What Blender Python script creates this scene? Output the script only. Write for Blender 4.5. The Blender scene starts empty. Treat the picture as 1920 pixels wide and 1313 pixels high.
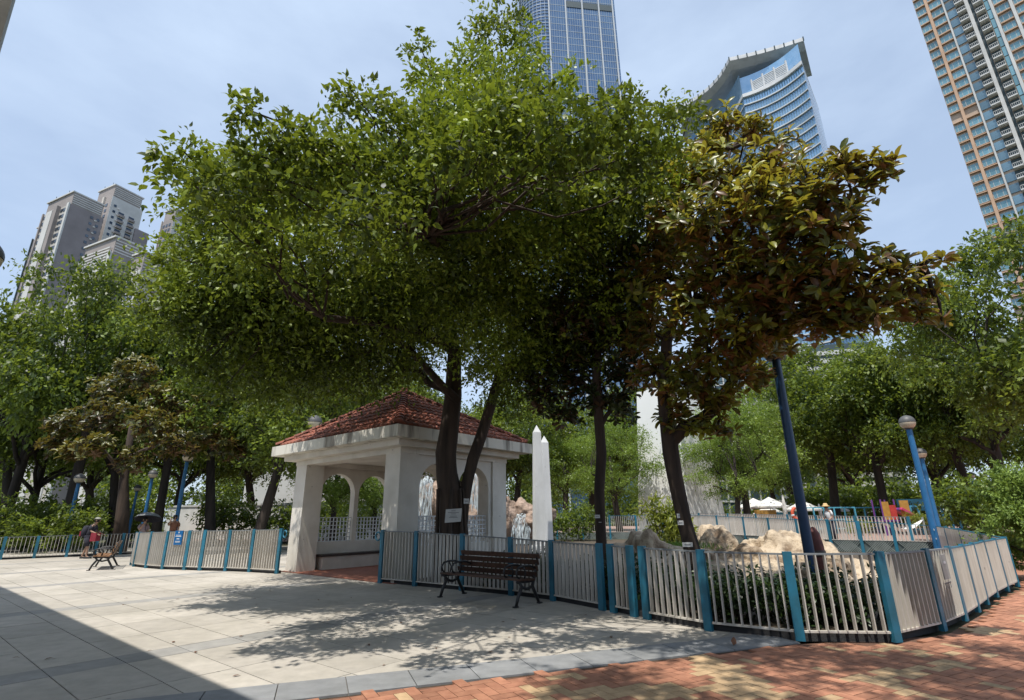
import bpy, math, random
import numpy as np
from mathutils import Vector, Matrix
random.seed(7); RNG = np.random.default_rng(11)
R = math.radians
scn = bpy.context.scene
col = scn.collection

# ------------------------------------------------------------------ camera
TH = R(17.84); RO = math.atan(0.0107); EYE = 1.5; FPX = 976.0
cam_d = bpy.data.cameras.new('camera'); cam = bpy.data.objects.new('camera', cam_d); col.objects.link(cam)
cam_d.sensor_width = 36.0; cam_d.lens = 36.0 * FPX / 1920.0; cam_d.clip_start = 0.05; cam_d.clip_end = 6000
rt = Vector((1, 0, 0)); up = Vector((0, -math.sin(TH), math.cos(TH))); fw = Vector((0, math.cos(TH), math.sin(TH)))
cx = rt * math.cos(RO) - up * math.sin(RO); cy = rt * math.sin(RO) + up * math.cos(RO)
m3 = Matrix((cx, cy, -fw)).transposed()
cam.matrix_world = Matrix.Translation((0, 0, EYE)) @ m3.to_4x4()
scn.camera = cam

# ------------------------------------------------------------------ sky and sun
SUN_AZ = Vector((-0.45, -0.89)).normalized(); SUN_EL = R(69)
wd = bpy.data.worlds.new('World'); scn.world = wd; wd.use_nodes = True
nt = wd.node_tree; nt.nodes.clear()
wo = nt.nodes.new('ShaderNodeOutputWorld'); bg = nt.nodes.new('ShaderNodeBackground')
sky = nt.nodes.new('ShaderNodeTexSky'); sky.sky_type = 'NISHITA'; sky.sun_disc = False
sky.sun_elevation = SUN_EL; sky.sun_rotation = math.atan2(SUN_AZ.x, SUN_AZ.y)
sky.air_density = 1.0; sky.dust_density = 1.6; sky.ozone_density = 1.2
bg.inputs['Strength'].default_value = 0.124
tc = nt.nodes.new('ShaderNodeTexCoord'); mp = nt.nodes.new('ShaderNodeMapping'); mp.inputs['Scale'].default_value = (1.2, 1.2, 3.2)
nz = nt.nodes.new('ShaderNodeTexNoise'); nz.inputs['Scale'].default_value = 1.7; nz.inputs['Detail'].default_value = 7; nz.inputs['Roughness'].default_value = .55
rp = nt.nodes.new('ShaderNodeValToRGB'); rp.color_ramp.elements[0].position = .38; rp.color_ramp.elements[1].position = .78
rp.color_ramp.elements[0].color = (.5, .5, .5, 1); rp.color_ramp.elements[1].color = (.95, .95, .95, 1)
mx = nt.nodes.new('ShaderNodeMixRGB'); mx.inputs[2].default_value = (4.0, 4.9, 6.2, 1)
L = nt.links.new
L(tc.outputs['Generated'], mp.inputs['Vector']); L(mp.outputs[0], nz.inputs['Vector']); L(nz.outputs['Fac'], rp.inputs['Fac'])
L(rp.outputs[0], mx.inputs[0]); L(sky.outputs[0], mx.inputs[1]); L(mx.outputs[0], bg.inputs['Color']); L(bg.outputs[0], wo.inputs['Surface'])
sd = bpy.data.lights.new('sun', 'SUN'); sd.energy = 3.7; sd.angle = R(0.53); sd.color = (1, .955, .88)
so = bpy.data.objects.new('sun', sd); col.objects.link(so)
sv = Vector((SUN_AZ.x * math.cos(SUN_EL), SUN_AZ.y * math.cos(SUN_EL), math.sin(SUN_EL)))
so.rotation_euler = sv.to_track_quat('Z', 'Y').to_euler(); so.location = (0, 0, 60)
vs = scn.view_settings; vs.view_transform = 'Standard'; vs.look = 'None'; vs.exposure = 0.5; vs.gamma = 1.0; vs.use_curve_mapping = False
scn.cycles.max_bounces = 6; scn.cycles.diffuse_bounces = 3; scn.cycles.transmission_bounces = 4; scn.cycles.transparent_max_bounces = 8
scn.cycles.caustics_reflective = False; scn.cycles.caustics_refractive = False

# ------------------------------------------------------------------ helpers
def at(px, py, y):
    """world point seen at photo pixel (px,py) at forward distance y (used to read positions off the photo)"""
    u = px - 960; v = 656.5 - py; c, s = math.cos(RO), math.sin(RO)
    u2 = u * c + v * s; v2 = -u * s + v * c
    r = (u2, FPX * math.cos(TH) - v2 * math.sin(TH), FPX * math.sin(TH) + v2 * math.cos(TH)); t = y / r[1]
    return Vector((r[0] * t, y, EYE + r[2] * t))

def tag(o, label=None, cat=None, group=None, kind=None):
    if label: o['label'] = label
    if cat: o['category'] = cat
    if group: o['group'] = group
    if kind: o['kind'] = kind
    return o
def empty(name, loc=(0, 0, 0), rz=0, label=None, cat=None, group=None):
    o = bpy.data.objects.new(name, None); col.objects.link(o); o.location = loc; o.rotation_euler = (0, 0, rz); o.empty_display_size = .2
    return tag(o, label, cat, group)
def inst(name, me, parent=None, loc=(0, 0, 0), rot=(0, 0, 0), sc=(1, 1, 1)):
    o = bpy.data.objects.new(name, me); col.objects.link(o); o.parent = parent; o.location = loc; o.rotation_euler = rot; o.scale = sc
    return o
def kids(o): return [c for c in bpy.data.objects if c.parent == o]
def copy_tree(o, parent=None, tree=None):
    c = o.copy(); col.objects.link(c); c.parent = parent
    for ch in o.children: copy_tree(ch, c)
    return c

class MB:
    """collects polygons, builds one mesh object"""
    def __init__(s): s.v = []; s.f = []
    def add(s, vs_, fs):
        b = len(s.v); s.v += [tuple(p) for p in vs_]; s.f += [tuple(b + i for i in f) for f in fs]; return s
    def obox(s, c, ax, ay, az):
        c = Vector(c); ax, ay, az = Vector(ax), Vector(ay), Vector(az)
        vs_ = [c + sx * ax + sy * ay + sz * az for sz in (-1, 1) for sy in (-1, 1) for sx in (-1, 1)]
        return s.add(vs_, [(0, 2, 3, 1), (4, 5, 7, 6), (0, 1, 5, 4), (2, 6, 7, 3), (0, 4, 6, 2), (1, 3, 7, 5)])
    def box(s, x0, x1, y0, y1, z0, z1):
        return s.obox(((x0 + x1) / 2, (y0 + y1) / 2, (z0 + z1) / 2), ((x1 - x0) / 2, 0, 0), (0, (y1 - y0) / 2, 0), (0, 0, (z1 - z0) / 2))
    def bar(s, a, b, w, h, upv=(0, 0, 1)):
        a, b = Vector(a), Vector(b); d = b - a; n = d.normalized(); u = Vector(upv); x = n.cross(u)
        if x.length < 1e-4: x = n.cross(Vector((1, 0, 0)))
        x.normalize(); u = x.cross(n).normalized()
        return s.obox((a + b) / 2, d / 2, x * w / 2, u * h / 2)
    def tube(s, pts, rad, n=8, cap=True, wob=0.0):
        pts = [Vector(p) for p in pts]
        if not hasattr(rad, '__len__'): rad = [rad] * len(pts)
        rings = []; ref = None
        for i, p in enumerate(pts):
            d = (pts[min(i + 1, len(pts) - 1)] - pts[max(i - 1, 0)]).normalized()
            if ref is None: ref = d.orthogonal().normalized()
            x = (ref - d * ref.dot(d)); x = x.normalized() if x.length > 1e-5 else d.orthogonal().normalized(); ref = x; y = d.cross(x)
            rings.append([p + (x * math.cos(2 * math.pi * k / n) + y * math.sin(2 * math.pi * k / n)) * rad[i] * (1 + wob * random.uniform(-1, 1)) for k in range(n)])
        vs_ = [q for r in rings for q in r]; fs = []
        for i in range(len(rings) - 1):
            for k in range(n):
                a = i * n + k; b = i * n + (k + 1) % n; fs.append((a, b, b + n, a + n))
        if cap: fs.append(tuple(range(n - 1, -1, -1))); fs.append(tuple((len(rings) - 1) * n + k for k in range(n)))
        return s.add(vs_, fs)
    def lathe(s, prof, c=(0, 0, 0), n=16):
        c = Vector(c); vs_ = [c + Vector((r * math.cos(2 * math.pi * k / n), r * math.sin(2 * math.pi * k / n), z)) for r, z in prof for k in range(n)]; fs = []
        for i in range(len(prof) - 1):
            for k in range(n):
                a = i * n + k; b = i * n + (k + 1) % n; fs.append((a, b, b + n, a + n))
        return s.add(vs_, fs)
    def prism(s, poly, z0, z1):
        n = len(poly); vs_ = [(p[0], p[1], z0) for p in poly] + [(p[0], p[1], z1) for p in poly]
        return s.add(vs_, [tuple(range(n - 1, -1, -1)), tuple(range(n, 2 * n))] + [(k, (k + 1) % n, (k + 1) % n + n, k + n) for k in range(n)])
    def quad(s, a, b, c, d): return s.add([a, b, c, d], [(0, 1, 2, 3)])
    def mesh(s, name, mt, off=(0, 0, 0), smooth=False):
        me = bpy.data.meshes.new(name); o = Vector(off); me.from_pydata([tuple(Vector(p) - o) for p in s.v], [], s.f); me.materials.append(mt)
        if smooth: me.polygons.foreach_set('use_smooth', [True] * len(me.polygons))
        me.update(); return me
    def build(s, name, mt, parent=None, off=None, smooth=False):
        """vertices are world coordinates; off (the parent's location) is subtracted when the parent is not at the origin"""
        if off is None: off = parent.location if parent is not None and parent.parent is None else (0, 0, 0)
        return inst(name, s.mesh(name, mt, off, smooth), parent)
    def local(s, name, mt, parent=None, smooth=False):
        return inst(name, s.mesh(name, mt, (0, 0, 0), smooth), parent)

# ------------------------------------------------------------------ materials
MATS = {}
def mat(name, c, rough=.6, var=.12, scale=3.0, bump=0.0, bscale=40.0, spec=.4, metal=0.0, c2=None, streak=False, coat=0.0, rnd=0.0, detail=4, lo=.35, hi=.7, bdist=.02, world=False, stain=0.0):
    m = bpy.data.materials.new(name); m.use_nodes = True; n = m.node_tree.nodes; l = m.node_tree.links.new
    b = n['Principled BSDF']; b.inputs['Roughness'].default_value = rough; b.inputs['Specular IOR Level'].default_value = spec; b.inputs['Metallic'].default_value = metal
    b.inputs['Coat Weight'].default_value = coat
    t = n.new('ShaderNodeTexCoord'); no = n.new('ShaderNodeTexNoise'); no.inputs['Scale'].default_value = scale; no.inputs['Detail'].default_value = detail; no.inputs['Roughness'].default_value = .6
    mpn = n.new('ShaderNodeMapping'); mpn.inputs['Scale'].default_value = (1, 1, .12) if streak else (1, 1, 1)
    geo = n.new('ShaderNodeNewGeometry'); src = geo.outputs['Position'] if world else t.outputs['Object']
    l(src, mpn.inputs[0]); l(mpn.outputs[0], no.inputs['Vector'])
    r = n.new('ShaderNodeValToRGB'); e = r.color_ramp.elements; e[0].position = lo; e[1].position = hi
    if c2 is None: c2 = tuple(x * (1 - 2 * var) for x in c)
    e[0].color = (*c2, 1); e[1].color = (*c, 1); l(no.outputs['Fac'], r.inputs['Fac'])
    out = r.outputs[0]
    if stain:
        ns = n.new('ShaderNodeTexNoise'); ns.inputs['Scale'].default_value = .55; ns.inputs['Detail'].default_value = 9; ns.inputs['Roughness'].default_value = .68; l(geo.outputs['Position'], ns.inputs['Vector'])
        rs = n.new('ShaderNodeValToRGB'); rs.color_ramp.elements[0].position = .36; rs.color_ramp.elements[1].position = .58; rs.color_ramp.elements[0].color = (1 - stain, 1 - stain, 1 - stain * 1.1, 1); rs.color_ramp.elements[1].color = (1, 1, 1, 1); l(ns.outputs['Fac'], rs.inputs['Fac'])
        vo = n.new('ShaderNodeTexVoronoi'); vo.inputs['Scale'].default_value = 2.3; l(geo.outputs['Position'], vo.inputs['Vector']); rv = n.new('ShaderNodeValToRGB'); rv.color_ramp.elements[0].position = .035; rv.color_ramp.elements[1].position = .06; rv.color_ramp.elements[0].color = (.6, .6, .6, 1); rv.color_ramp.elements[1].color = (1, 1, 1, 1); l(vo.outputs['Distance'], rv.inputs['Fac'])
        m1 = n.new('ShaderNodeMixRGB'); m1.blend_type = 'MULTIPLY'; m1.inputs[0].default_value = 1; l(out, m1.inputs[1]); l(rs.outputs[0], m1.inputs[2]); m2 = n.new('ShaderNodeMixRGB'); m2.blend_type = 'MULTIPLY'; m2.inputs[0].default_value = 1; l(m1.outputs[0], m2.inputs[1]); l(rv.outputs[0], m2.inputs[2]); out = m2.outputs[0]
    if rnd:
        oi = n.new('ShaderNodeObjectInfo'); atn = n.new('ShaderNodeAttribute'); atn.attribute_name = 'tint'; ad = n.new('ShaderNodeMath'); ad.operation = 'ADD'
        l(oi.outputs['Random'], ad.inputs[0]); l(atn.outputs['Fac'], ad.inputs[1]); fr = n.new('ShaderNodeMath'); fr.operation = 'FRACT'; l(ad.outputs[0], fr.inputs[0])
        mr = n.new('ShaderNodeMapRange'); mr.inputs['To Min'].default_value = 1 - rnd; mr.inputs['To Max'].default_value = 1 + rnd; l(fr.outputs[0], mr.inputs['Value'])
        hs = n.new('ShaderNodeHueSaturation'); l(mr.outputs[0], hs.inputs['Value']); l(out, hs.inputs['Color']); out = hs.outputs[0]
    l(out, b.inputs['Base Color'])
    if bump:
        n2 = n.new('ShaderNodeTexNoise'); n2.inputs['Scale'].default_value = bscale; n2.inputs['Detail'].default_value = 5; l(mpn.outputs[0] if streak else t.outputs['Object'], n2.inputs['Vector'])
        bp = n.new('ShaderNodeBump'); bp.inputs['Strength'].default_value = bump; bp.inputs['Distance'].default_value = bdist; l(n2.outputs['Fac'], bp.inputs['Height']); l(bp.outputs[0], b.inputs['Normal'])
    MATS[name] = m; return m
def leafmat(name, dark, light, trans, tw=.3, rough=.42, under=None, spec=.45, old=None):
    m = bpy.data.materials.new(name); m.use_nodes = True; n = m.node_tree.nodes; l = m.node_tree.links.new
    b = n['Principled BSDF']; b.inputs['Roughness'].default_value = rough; b.inputs['Specular IOR Level'].default_value = spec
    a = n.new('ShaderNodeAttribute'); a.attribute_name = 'tint'; r = n.new('ShaderNodeValToRGB'); e = r.color_ramp.elements
    e[0].color = (*dark, 1); e[1].color = (*light, 1); l(a.outputs['Fac'], r.inputs['Fac']); cc = r.outputs[0]
    if old: e[0].color = (*old, 1); x_ = r.color_ramp.elements.new(.2); x_.color = (*dark, 1)
    tr = n.new('ShaderNodeBsdfTranslucent'); mixc = n.new('ShaderNodeMixRGB'); mixc.blend_type = 'MIX'; mixc.inputs[0].default_value = .6; l(cc, mixc.inputs[1]); mixc.inputs[2].default_value = (*trans, 1)
    l(mixc.outputs[0], tr.inputs['Color'])
    if under:
        g = n.new('ShaderNodeNewGeometry'); mu = n.new('ShaderNodeMixRGB'); mu.inputs[2].default_value = (*under, 1); l(g.outputs['Backfacing'], mu.inputs[0]); l(cc, mu.inputs[1]); cc = mu.outputs[0]
    l(cc, b.inputs['Base Color']); ms = n.new('ShaderNodeMixShader'); ms.inputs[0].default_value = tw
    l(b.outputs[0], ms.inputs[1]); l(tr.outputs[0], ms.inputs[2]); l(ms.outputs[0], n['Material Output'].inputs['Surface'])
    return m
def glassmat(name, c, rough=.08, c2=None, scale=.25, spec=.9, metal=.35):
    return mat(name, c, rough=rough, var=.2, scale=scale, spec=spec, metal=metal, c2=c2, rnd=.3)

M_stucco = mat('stucco_white', (.80, .755, .68), .85, c2=(.68, .635, .56), scale=1.3, bump=.3, bscale=45, world=True, stain=.13)
M_fascia = mat('weathered_fascia', (.70, .665, .58), .85, c2=(.26, .235, .20), scale=3.2, streak=True, lo=.34, hi=.5)
M_tile = mat('roof_tile', (.36, .10, .05), .65, c2=(.15, .05, .032), scale=2.2, bump=.2, rnd=.35)
M_pavfloor = mat('terracotta_floor', (.34, .135, .085), .7, scale=6, c2=(.24, .09, .06))
M_dark = mat('dark_timber', (.06, .045, .04), .6)
M_blue = mat('blue_paint', (.026, .20, .32), .45, var=.12, scale=5, c2=(.03, .15, .22), spec=.45, world=True, stain=.3)
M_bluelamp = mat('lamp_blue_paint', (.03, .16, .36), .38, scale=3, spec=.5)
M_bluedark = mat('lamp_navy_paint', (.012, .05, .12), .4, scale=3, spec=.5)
M_fin = mat('fence_white_paint', (.68, .645, .585), .55, c2=(.54, .50, .44), scale=7, streak=True, bump=.1, world=True, stain=.14)
M_rail = mat('fence_rail_grey', (.22, .24, .25), .5)
M_kerb = mat('kerb_dark', (.05, .05, .052), .9, bump=.3)
M_slab = mat('granite_slab', (.51, .468, .405), .75, c2=(.42, .385, .335), scale=5, bump=.18, bscale=120, rnd=.09, detail=8, world=True, stain=.2)
M_slabd = mat('granite_slab_dark', (.36, .345, .32), .75, c2=(.29, .28, .262), scale=5, bump=.18, bscale=120, rnd=.08, detail=8, world=True, stain=.2)
M_slabb = mat('granite_border', (.30, .305, .31), .72, c2=(.23, .235, .24), scale=5, bump=.18, bscale=120, rnd=.08, detail=8, world=True, stain=.2)
M_joint = mat('joint_mortar', (.17, .16, .145), .95, scale=8)
M_brick = mat('brick_red', (.45, .215, .13), .8, c2=(.34, .15, .09), scale=9, bump=.3, bscale=90, rnd=.2, world=True, stain=.22)
M_bricky = mat('brick_yellow', (.54, .38, .22), .8, c2=(.42, .285, .16), scale=9, bump=.3, bscale=90, rnd=.14, world=True, stain=.2)
M_bjoint = mat('brick_joint', (.16, .085, .055), .95, scale=8)
M_soil = mat('soil', (.09, .07, .05), .95, scale=2, bump=.5, bscale=20)
M_ground = mat('ground_turf', (.075, .085, .035), .95, scale=.3, c2=(.05, .045, .025), bump=.4, bscale=8)
M_deck = mat('pool_deck', (.36, .25, .21), .8, scale=.8, c2=(.30, .20, .165))
M_bark = mat('bark', (.085, .058, .042), .9, c2=(.03, .022, .018), scale=5, streak=True, bump=.9, bscale=16)
M_barkg = mat('bark_grey', (.065, .05, .04), .9, c2=(.022, .018, .015), scale=4, streak=True, bump=.8, bscale=14)
M_rock = mat('rock_tan', (.52, .42, .30), .85, c2=(.20, .14, .09), lo=.38, hi=.56, scale=2.2, bump=1.0, bscale=5, detail=10, bdist=.12)
M_rock2 = mat('rock_pink', (.42, .31, .24), .85, c2=(.2, .14, .10), scale=1.8, bump=1.0, bscale=4, detail=10, bdist=.15)
M_water = mat('white_water', (.66, .70, .71), .4, c2=(.3, .36, .38), scale=5, streak=True)
def _water(m):
    n = m.node_tree.nodes; l = m.node_tree.links.new; tcn = n.new('ShaderNodeTexCoord'); mp_ = n.new('ShaderNodeMapping'); mp_.inputs['Scale'].default_value = (9, 9, .9); nz_ = n.new('ShaderNodeTexNoise'); nz_.inputs['Scale'].default_value = 1.6; nz_.inputs['Detail'].default_value = 6
    l(tcn.outputs['Object'], mp_.inputs[0]); l(mp_.outputs[0], nz_.inputs['Vector']); r_ = n.new('ShaderNodeValToRGB'); r_.color_ramp.elements[0].position = .42; r_.color_ramp.elements[1].position = .62; l(nz_.outputs['Fac'], r_.inputs['Fac'])
    tr_ = n.new('ShaderNodeBsdfTransparent'); mx_ = n.new('ShaderNodeMixShader'); l(r_.outputs[0], mx_.inputs[0]); l(tr_.outputs[0], mx_.inputs[1]); l(n['Principled BSDF'].outputs[0], mx_.inputs[2]); l(mx_.outputs[0], n['Material Output'].inputs['Surface'])
_water(M_water)
M_white = mat('white_render', (.74, .74, .72), .8, c2=(.58, .58, .57), scale=1.6, bump=.2, streak=True, world=True, stain=.15)
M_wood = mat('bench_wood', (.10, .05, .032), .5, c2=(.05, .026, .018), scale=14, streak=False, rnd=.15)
M_woodl = mat('bench_wood_pale', (.33, .19, .10), .5, c2=(.2, .1, .05), scale=14, rnd=.15)  # lighter brown than the near bench's wood
M_iron = mat('cast_iron', (.018, .018, .02), .45, spec=.5)
M_globe = mat('lamp_globe', (.66, .58, .44), .25, spec=.5, c2=(.58, .5, .37))
M_cap = mat('lamp_cap', (.10, .10, .10), .5)
M_sign = mat('sign_blue', (.01, .13, .36), .4); M_print = mat('print_white', (.75, .77, .78), .5); M_paper = mat('sign_paper', (.62, .62, .6), .6); M_ink = mat('print_grey', (.2, .2, .2), .6)
M_mesh = mat('mesh_grey', (.30, .34, .32), .5); M_net = mat('net_backing', (.10, .13, .125), .7)
M_canvas = mat('canvas_white', (.78, .76, .72), .8); M_red = mat('paint_red', (.55, .06, .05), .45); M_orange = mat('ring_orange', (.72, .13, .06), .5)
M_pink = mat('slide_pink', (.62, .07, .19), .4); M_purple = mat('slide_purple', (.18, .06, .28), .4); M_yellow = mat('paint_yellow', (.52, .28, .06), .5)
M_terra = mat('jar_red', (.15, .042, .032), .6, c2=(.07, .022, .018), scale=3)
M_poolblue = mat('pool_rail_blue', (.10, .40, .55), .45)
M_eave = mat('canopy_grey', (.42, .42, .40), .8)
G_ficus = leafmat('ficus_leaf', (.009, .024, .005), (.25, .33, .032), (.60, .72, .06), .19, rough=.48, spec=.34)
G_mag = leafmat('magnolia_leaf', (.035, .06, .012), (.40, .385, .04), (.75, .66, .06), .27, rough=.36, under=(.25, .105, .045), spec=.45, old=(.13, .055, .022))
G_far = leafmat('tree_leaf', (.012, .030, .007), (.17, .235, .036), (.50, .62, .06), .31, rough=.45, spec=.35)
G_bright = leafmat('feathery_leaf', (.07, .12, .018), (.20, .28, .045), (.40, .55, .06), .38)
G_hedge = leafmat('hedge_leaf', (.012, .028, .008), (.05, .09, .02), (.1, .2, .03), .2)
G_lime = leafmat('lime_leaf', (.12, .16, .02), (.32, .34, .05), (.45, .48, .06), .3)
G_jun = leafmat('juniper_leaf', (.08, .14, .025), (.26, .36, .07), (.4, .55, .08), .3, rough=.6)

# ------------------------------------------------------------------ foliage
T_FICUS = (np.array([(0, 0, 0), (.32, .5, .05), (.32, -.5, .05), (.68, .36, .06), (.68, -.36, .06), (1.08, 0, -.1)]), [(0, 2, 1), (1, 2, 3), (2, 4, 3), (3, 4, 5)])
T_CARD = (np.array([(0, 0, 0), (.5, .5, .08), (.5, -.5, .08), (1, 0, -.05)]), [(0, 2, 1), (1, 2, 3)])
T_MAG = (np.array([(-.12, 0, 0), (.0, 0, 0), (.28, .42, .10), (.28, 0, .02), (.28, -.42, .10), (.62, .5, .10), (.62, 0, .0), (.62, -.5, .10), (.88, .3, .02), (.88, -.3, .02), (1.0, 0, -.10)]),
         [(1, 3, 2), (1, 4, 3), (2, 3, 6), (2, 6, 5), (3, 4, 7), (3, 7, 6), (5, 6, 8), (6, 10, 8), (6, 7, 9), (6, 9, 10), (0, 4, 1)])
def nrmz(a): return a / np.maximum(np.linalg.norm(a, axis=-1, keepdims=True), 1e-6)
def leaf_mesh(name, mt, pos, d, nm, size, width, tint, tmpl):
    tv, tf = tmpl; N = len(pos); d = nrmz(d); side = nrmz(np.cross(nm, d)); nn = np.cross(d, side)
    K = len(tv); sz = size[:, None, None]
    v = pos[:, None, :] + (d[:, None, :] * tv[None, :, 0:1] + side[:, None, :] * tv[None, :, 1:2] * width + nn[:, None, :] * tv[None, :, 2:3]) * sz
    f = np.array(tf); F_ = (np.arange(N)[:, None, None] * K + f[None]).reshape(-1, 3)
    me = bpy.data.meshes.new(name); me.vertices.add(N * K); me.vertices.foreach_set('co', v.astype(np.float32).ravel())
    me.loops.add(F_.size); me.loops.foreach_set('vertex_index', F_.astype(np.int32).ravel())
    me.polygons.add(len(F_)); me.polygons.foreach_set('loop_start', np.arange(0, F_.size, 3, dtype=np.int32)); me.polygons.foreach_set('use_smooth', np.ones(len(F_), bool))
    a = me.attributes.new('tint', 'FLOAT', 'POINT'); a.data.foreach_set('value', np.repeat(tint, K).astype(np.float32))
    me.materials.append(mt); me.update(calc_edges=True); me.validate(); return me
def spray(clumps, twigs_per_m2=9, m=13, leaf=.09, droop=.45, flat=.75, rng=RNG, jit=.05, spread=1.0):
    """clumps: (x,y,z,r). Leaves along drooping twigs that radiate from each clump centre."""
    P = []; D = []; tn = []
    for (x, y, z, r) in clumps:
        nt_ = max(6, int(twigs_per_m2 * 4 * r * r)); c = np.array((x, y, z)); base_t = .7 * rng.uniform(0, 1) ** 2.3
        dr = nrmz(rng.normal(size=(nt_, 3)) * np.array((1, 1, flat)) + np.array((0, 0, .15)))
        Ln = r * rng.uniform(.55, 1.12, size=nt_) * spread
        st = c + dr * (r * .12) + rng.normal(size=(nt_, 3)) * r * .16
        s = (np.arange(m) + rng.uniform(0, 1, size=(nt_, m))) / m; s = .22 + .78 * s
        p = st[:, None, :] + dr[:, None, :] * (Ln[:, None] * s)[..., None]; p[..., 2] -= droop * Ln[:, None] * s ** 2.2
        p = p + rng.normal(size=p.shape) * jit
        dd = dr[:, None, :] * .7 + rng.normal(size=p.shape) * .75 + np.array((0, 0, -.38))
        P.append(p.reshape(-1, 3)); D.append(dd.reshape(-1, 3))
        tn.append(np.clip(base_t + rng.normal(.17, .17, size=nt_)[:, None] + rng.normal(0, .17, size=(nt_, m)), 0, 1).ravel())
    P = np.concatenate(P); D = np.concatenate(D); tn = np.concatenate(tn)
    Nn = nrmz(rng.normal(size=P.shape) * .62 + np.array((0, 0, 1.0))); S = leaf * rng.uniform(.5, 1.35, size=len(P))
    return P, D, Nn, S, tn
def crown(name, mt, clumps, parent, off=(0, 0, 0), width=.5, tmpl=T_FICUS, **k):
    P, D, Nn, S, tn = spray(clumps, **k); P = P - np.array(off)
    return inst(name, leaf_mesh(name, mt, P, D, Nn, S, width, tn, tmpl), parent)
def limb(mb, a, b, r0, r1, n=7, segs=5, sag=.0, wig=.12):
    a, b = Vector(a), Vector(b); ln = (b - a).length; pts = []; rad = []
    for i in range(segs + 1):
        t = i / segs; p = a.lerp(b, t); w = math.sin(math.pi * t) * ln
        p += Vector((random.uniform(-1, 1), random.uniform(-1, 1), random.uniform(-.5, 1))) * wig * w * .35 + Vector((0, 0, sag * w)); pts.append(p); rad.append(r0 + (r1 - r0) * t)
    mb.tube(pts, rad, n, cap=False)

# ------------------------------------------------------------------ ground, plaza, brick paving
E1 = Vector((.766, -.643, 0)); E2 = Vector((.643, .766, 0))
def sheet(name, poly, z, mt, thick=None):
    mb = MB()
    if thick: mb.prism(poly, z - thick, z)
    else: mb.add([(p[0], p[1], z) for p in poly], [tuple(range(len(poly)))])
    return tag(mb.local(name, mt), kind='structure')
sheet('ground', [(-1500, -300), (1500, -300), (1500, 2500), (-1500, 2500)], -.06, M_ground)
BO = Vector((-1.9, 5.28, 0)); BD = Vector((.942, .337, 0)).normalized(); BN = Vector((-BD.y, BD.x, 0))   # plaza border line
bl = BO - BD * 14; br = BO + BD * 5.75
plaza = sheet('plaza', [tuple(bl), tuple(br), (4.0, 9.0), (2.0, 12.5), (-1, 18), (-1, 34), (-60, 34), (-60, -6)], -.016, M_joint)
brickp = sheet('brick_pavement', [tuple(bl - BN * .004), (-9, -8), (60, -8), (60, 45), (22, 45), (10.8, 12.0), (5.6, 7.6), tuple(br)], -.020, M_bjoint)
tag(MB().prism([(-1.0, 20), (10.6, 12.2), (13.4, 16.8), (15.8, 20.8), (12.6, 24), (11, 34), (8, 37.2), (-1, 38.6)], -.02, .012).local('pond_basin', M_soil), kind='structure')
sheet('pool_deck', [(17, 22), (60, 46), (60, 90), (-30, 90), (-30, 40), (8.5, 40), (12.6, 34), (13.6, 24)], .0, M_deck)

def clip(poly, p, n):
    out = []
    for i in range(len(poly)):
        a, b = poly[i], poly[(i + 1) % len(poly)]; da = (a - p).dot(n); db = (b - p).dot(n)
        if da >= 0: out.append(a)
        if (da >= 0) != (db >= 0): out.append(a.lerp(b, da / (da - db)))
    return out
# slabs of the plaza: rows along E1, dark bands across
slabs = []; ROW = .66; s_edges = []; s = 8.0
while s > -34:
    s_edges.append((s, s - .46, True)); s -= .46
    for _ in range(4): s_edges.append((s, s - 1.18, False)); s -= 1.18
bp0 = BO + BN * .58
for (s1, s0, darkb) in s_edges:
    k = 0; n0 = -1.05
    while n0 < 17:
        n1 = n0 + ROW; g = .006
        q = [E1 * (s0 + g) + E2 * (n0 + g), E1 * (s1 - g) + E2 * (n0 + g), E1 * (s1 - g) + E2 * (n1 - g), E1 * (s0 + g) + E2 * (n1 - g)]
        c = (q[0] + q[2]) / 2; n0 = n1
        if c.y < -2 or c.y > 31 or c.x < -34 or c.x > 5: continue
        q = clip(q, bp0, BN)
        if len(q) < 3: continue
        # stop under the fenced bed on the right
        q = clip(q, Vector((1.9, 9.6, 0)), Vector((-.81, -.58, 0)))
        if len(q) < 3: continue
        if c.x > -3 and c.y > 13.6: continue
        az = abs(math.degrees(math.atan2(c.x, c.y)))
        slabs.append((c.length + (100 if az > 48 or c.y < 4.5 else 0), q, darkb))
slabs.sort(key=lambda t: t[0]); rest = {True: MB(), False: MB()}
for i, (dist, q, dk) in enumerate(slabs):
    dz = random.uniform(-.0016, .0016)
    if i < 300:
        c = sum(q, Vector()) / len(q); mb = MB().prism([p - c for p in q], -.014, 0); o = mb.local('slab', M_slabd if dk else M_slab, plaza); o.location = (c.x, c.y, dz)
    else: rest[dk].prism(q, -.014, dz)
for dk, mb in rest.items():
    if mb.f: tag(mb.local('far_slabs', M_slabd if dk else M_slab, plaza), kind='stuff')
for i in range(31):
    a = -9.5 + i * .62; b = a + .61
    q = [BO + BD * a + BN * .012, BO + BD * b + BN * .012, BO + BD * b + BN * .575, BO + BD * a + BN * .575]
    if b > 5.75: q = clip(q, BO + BD * 5.74, -BD)
    if len(q) < 3: continue
    c = sum(q, Vector()) / len(q); MB().prism([p - c for p in q], -.014, 0.001).local('border_slab', M_slabb, plaza).location = c

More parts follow.
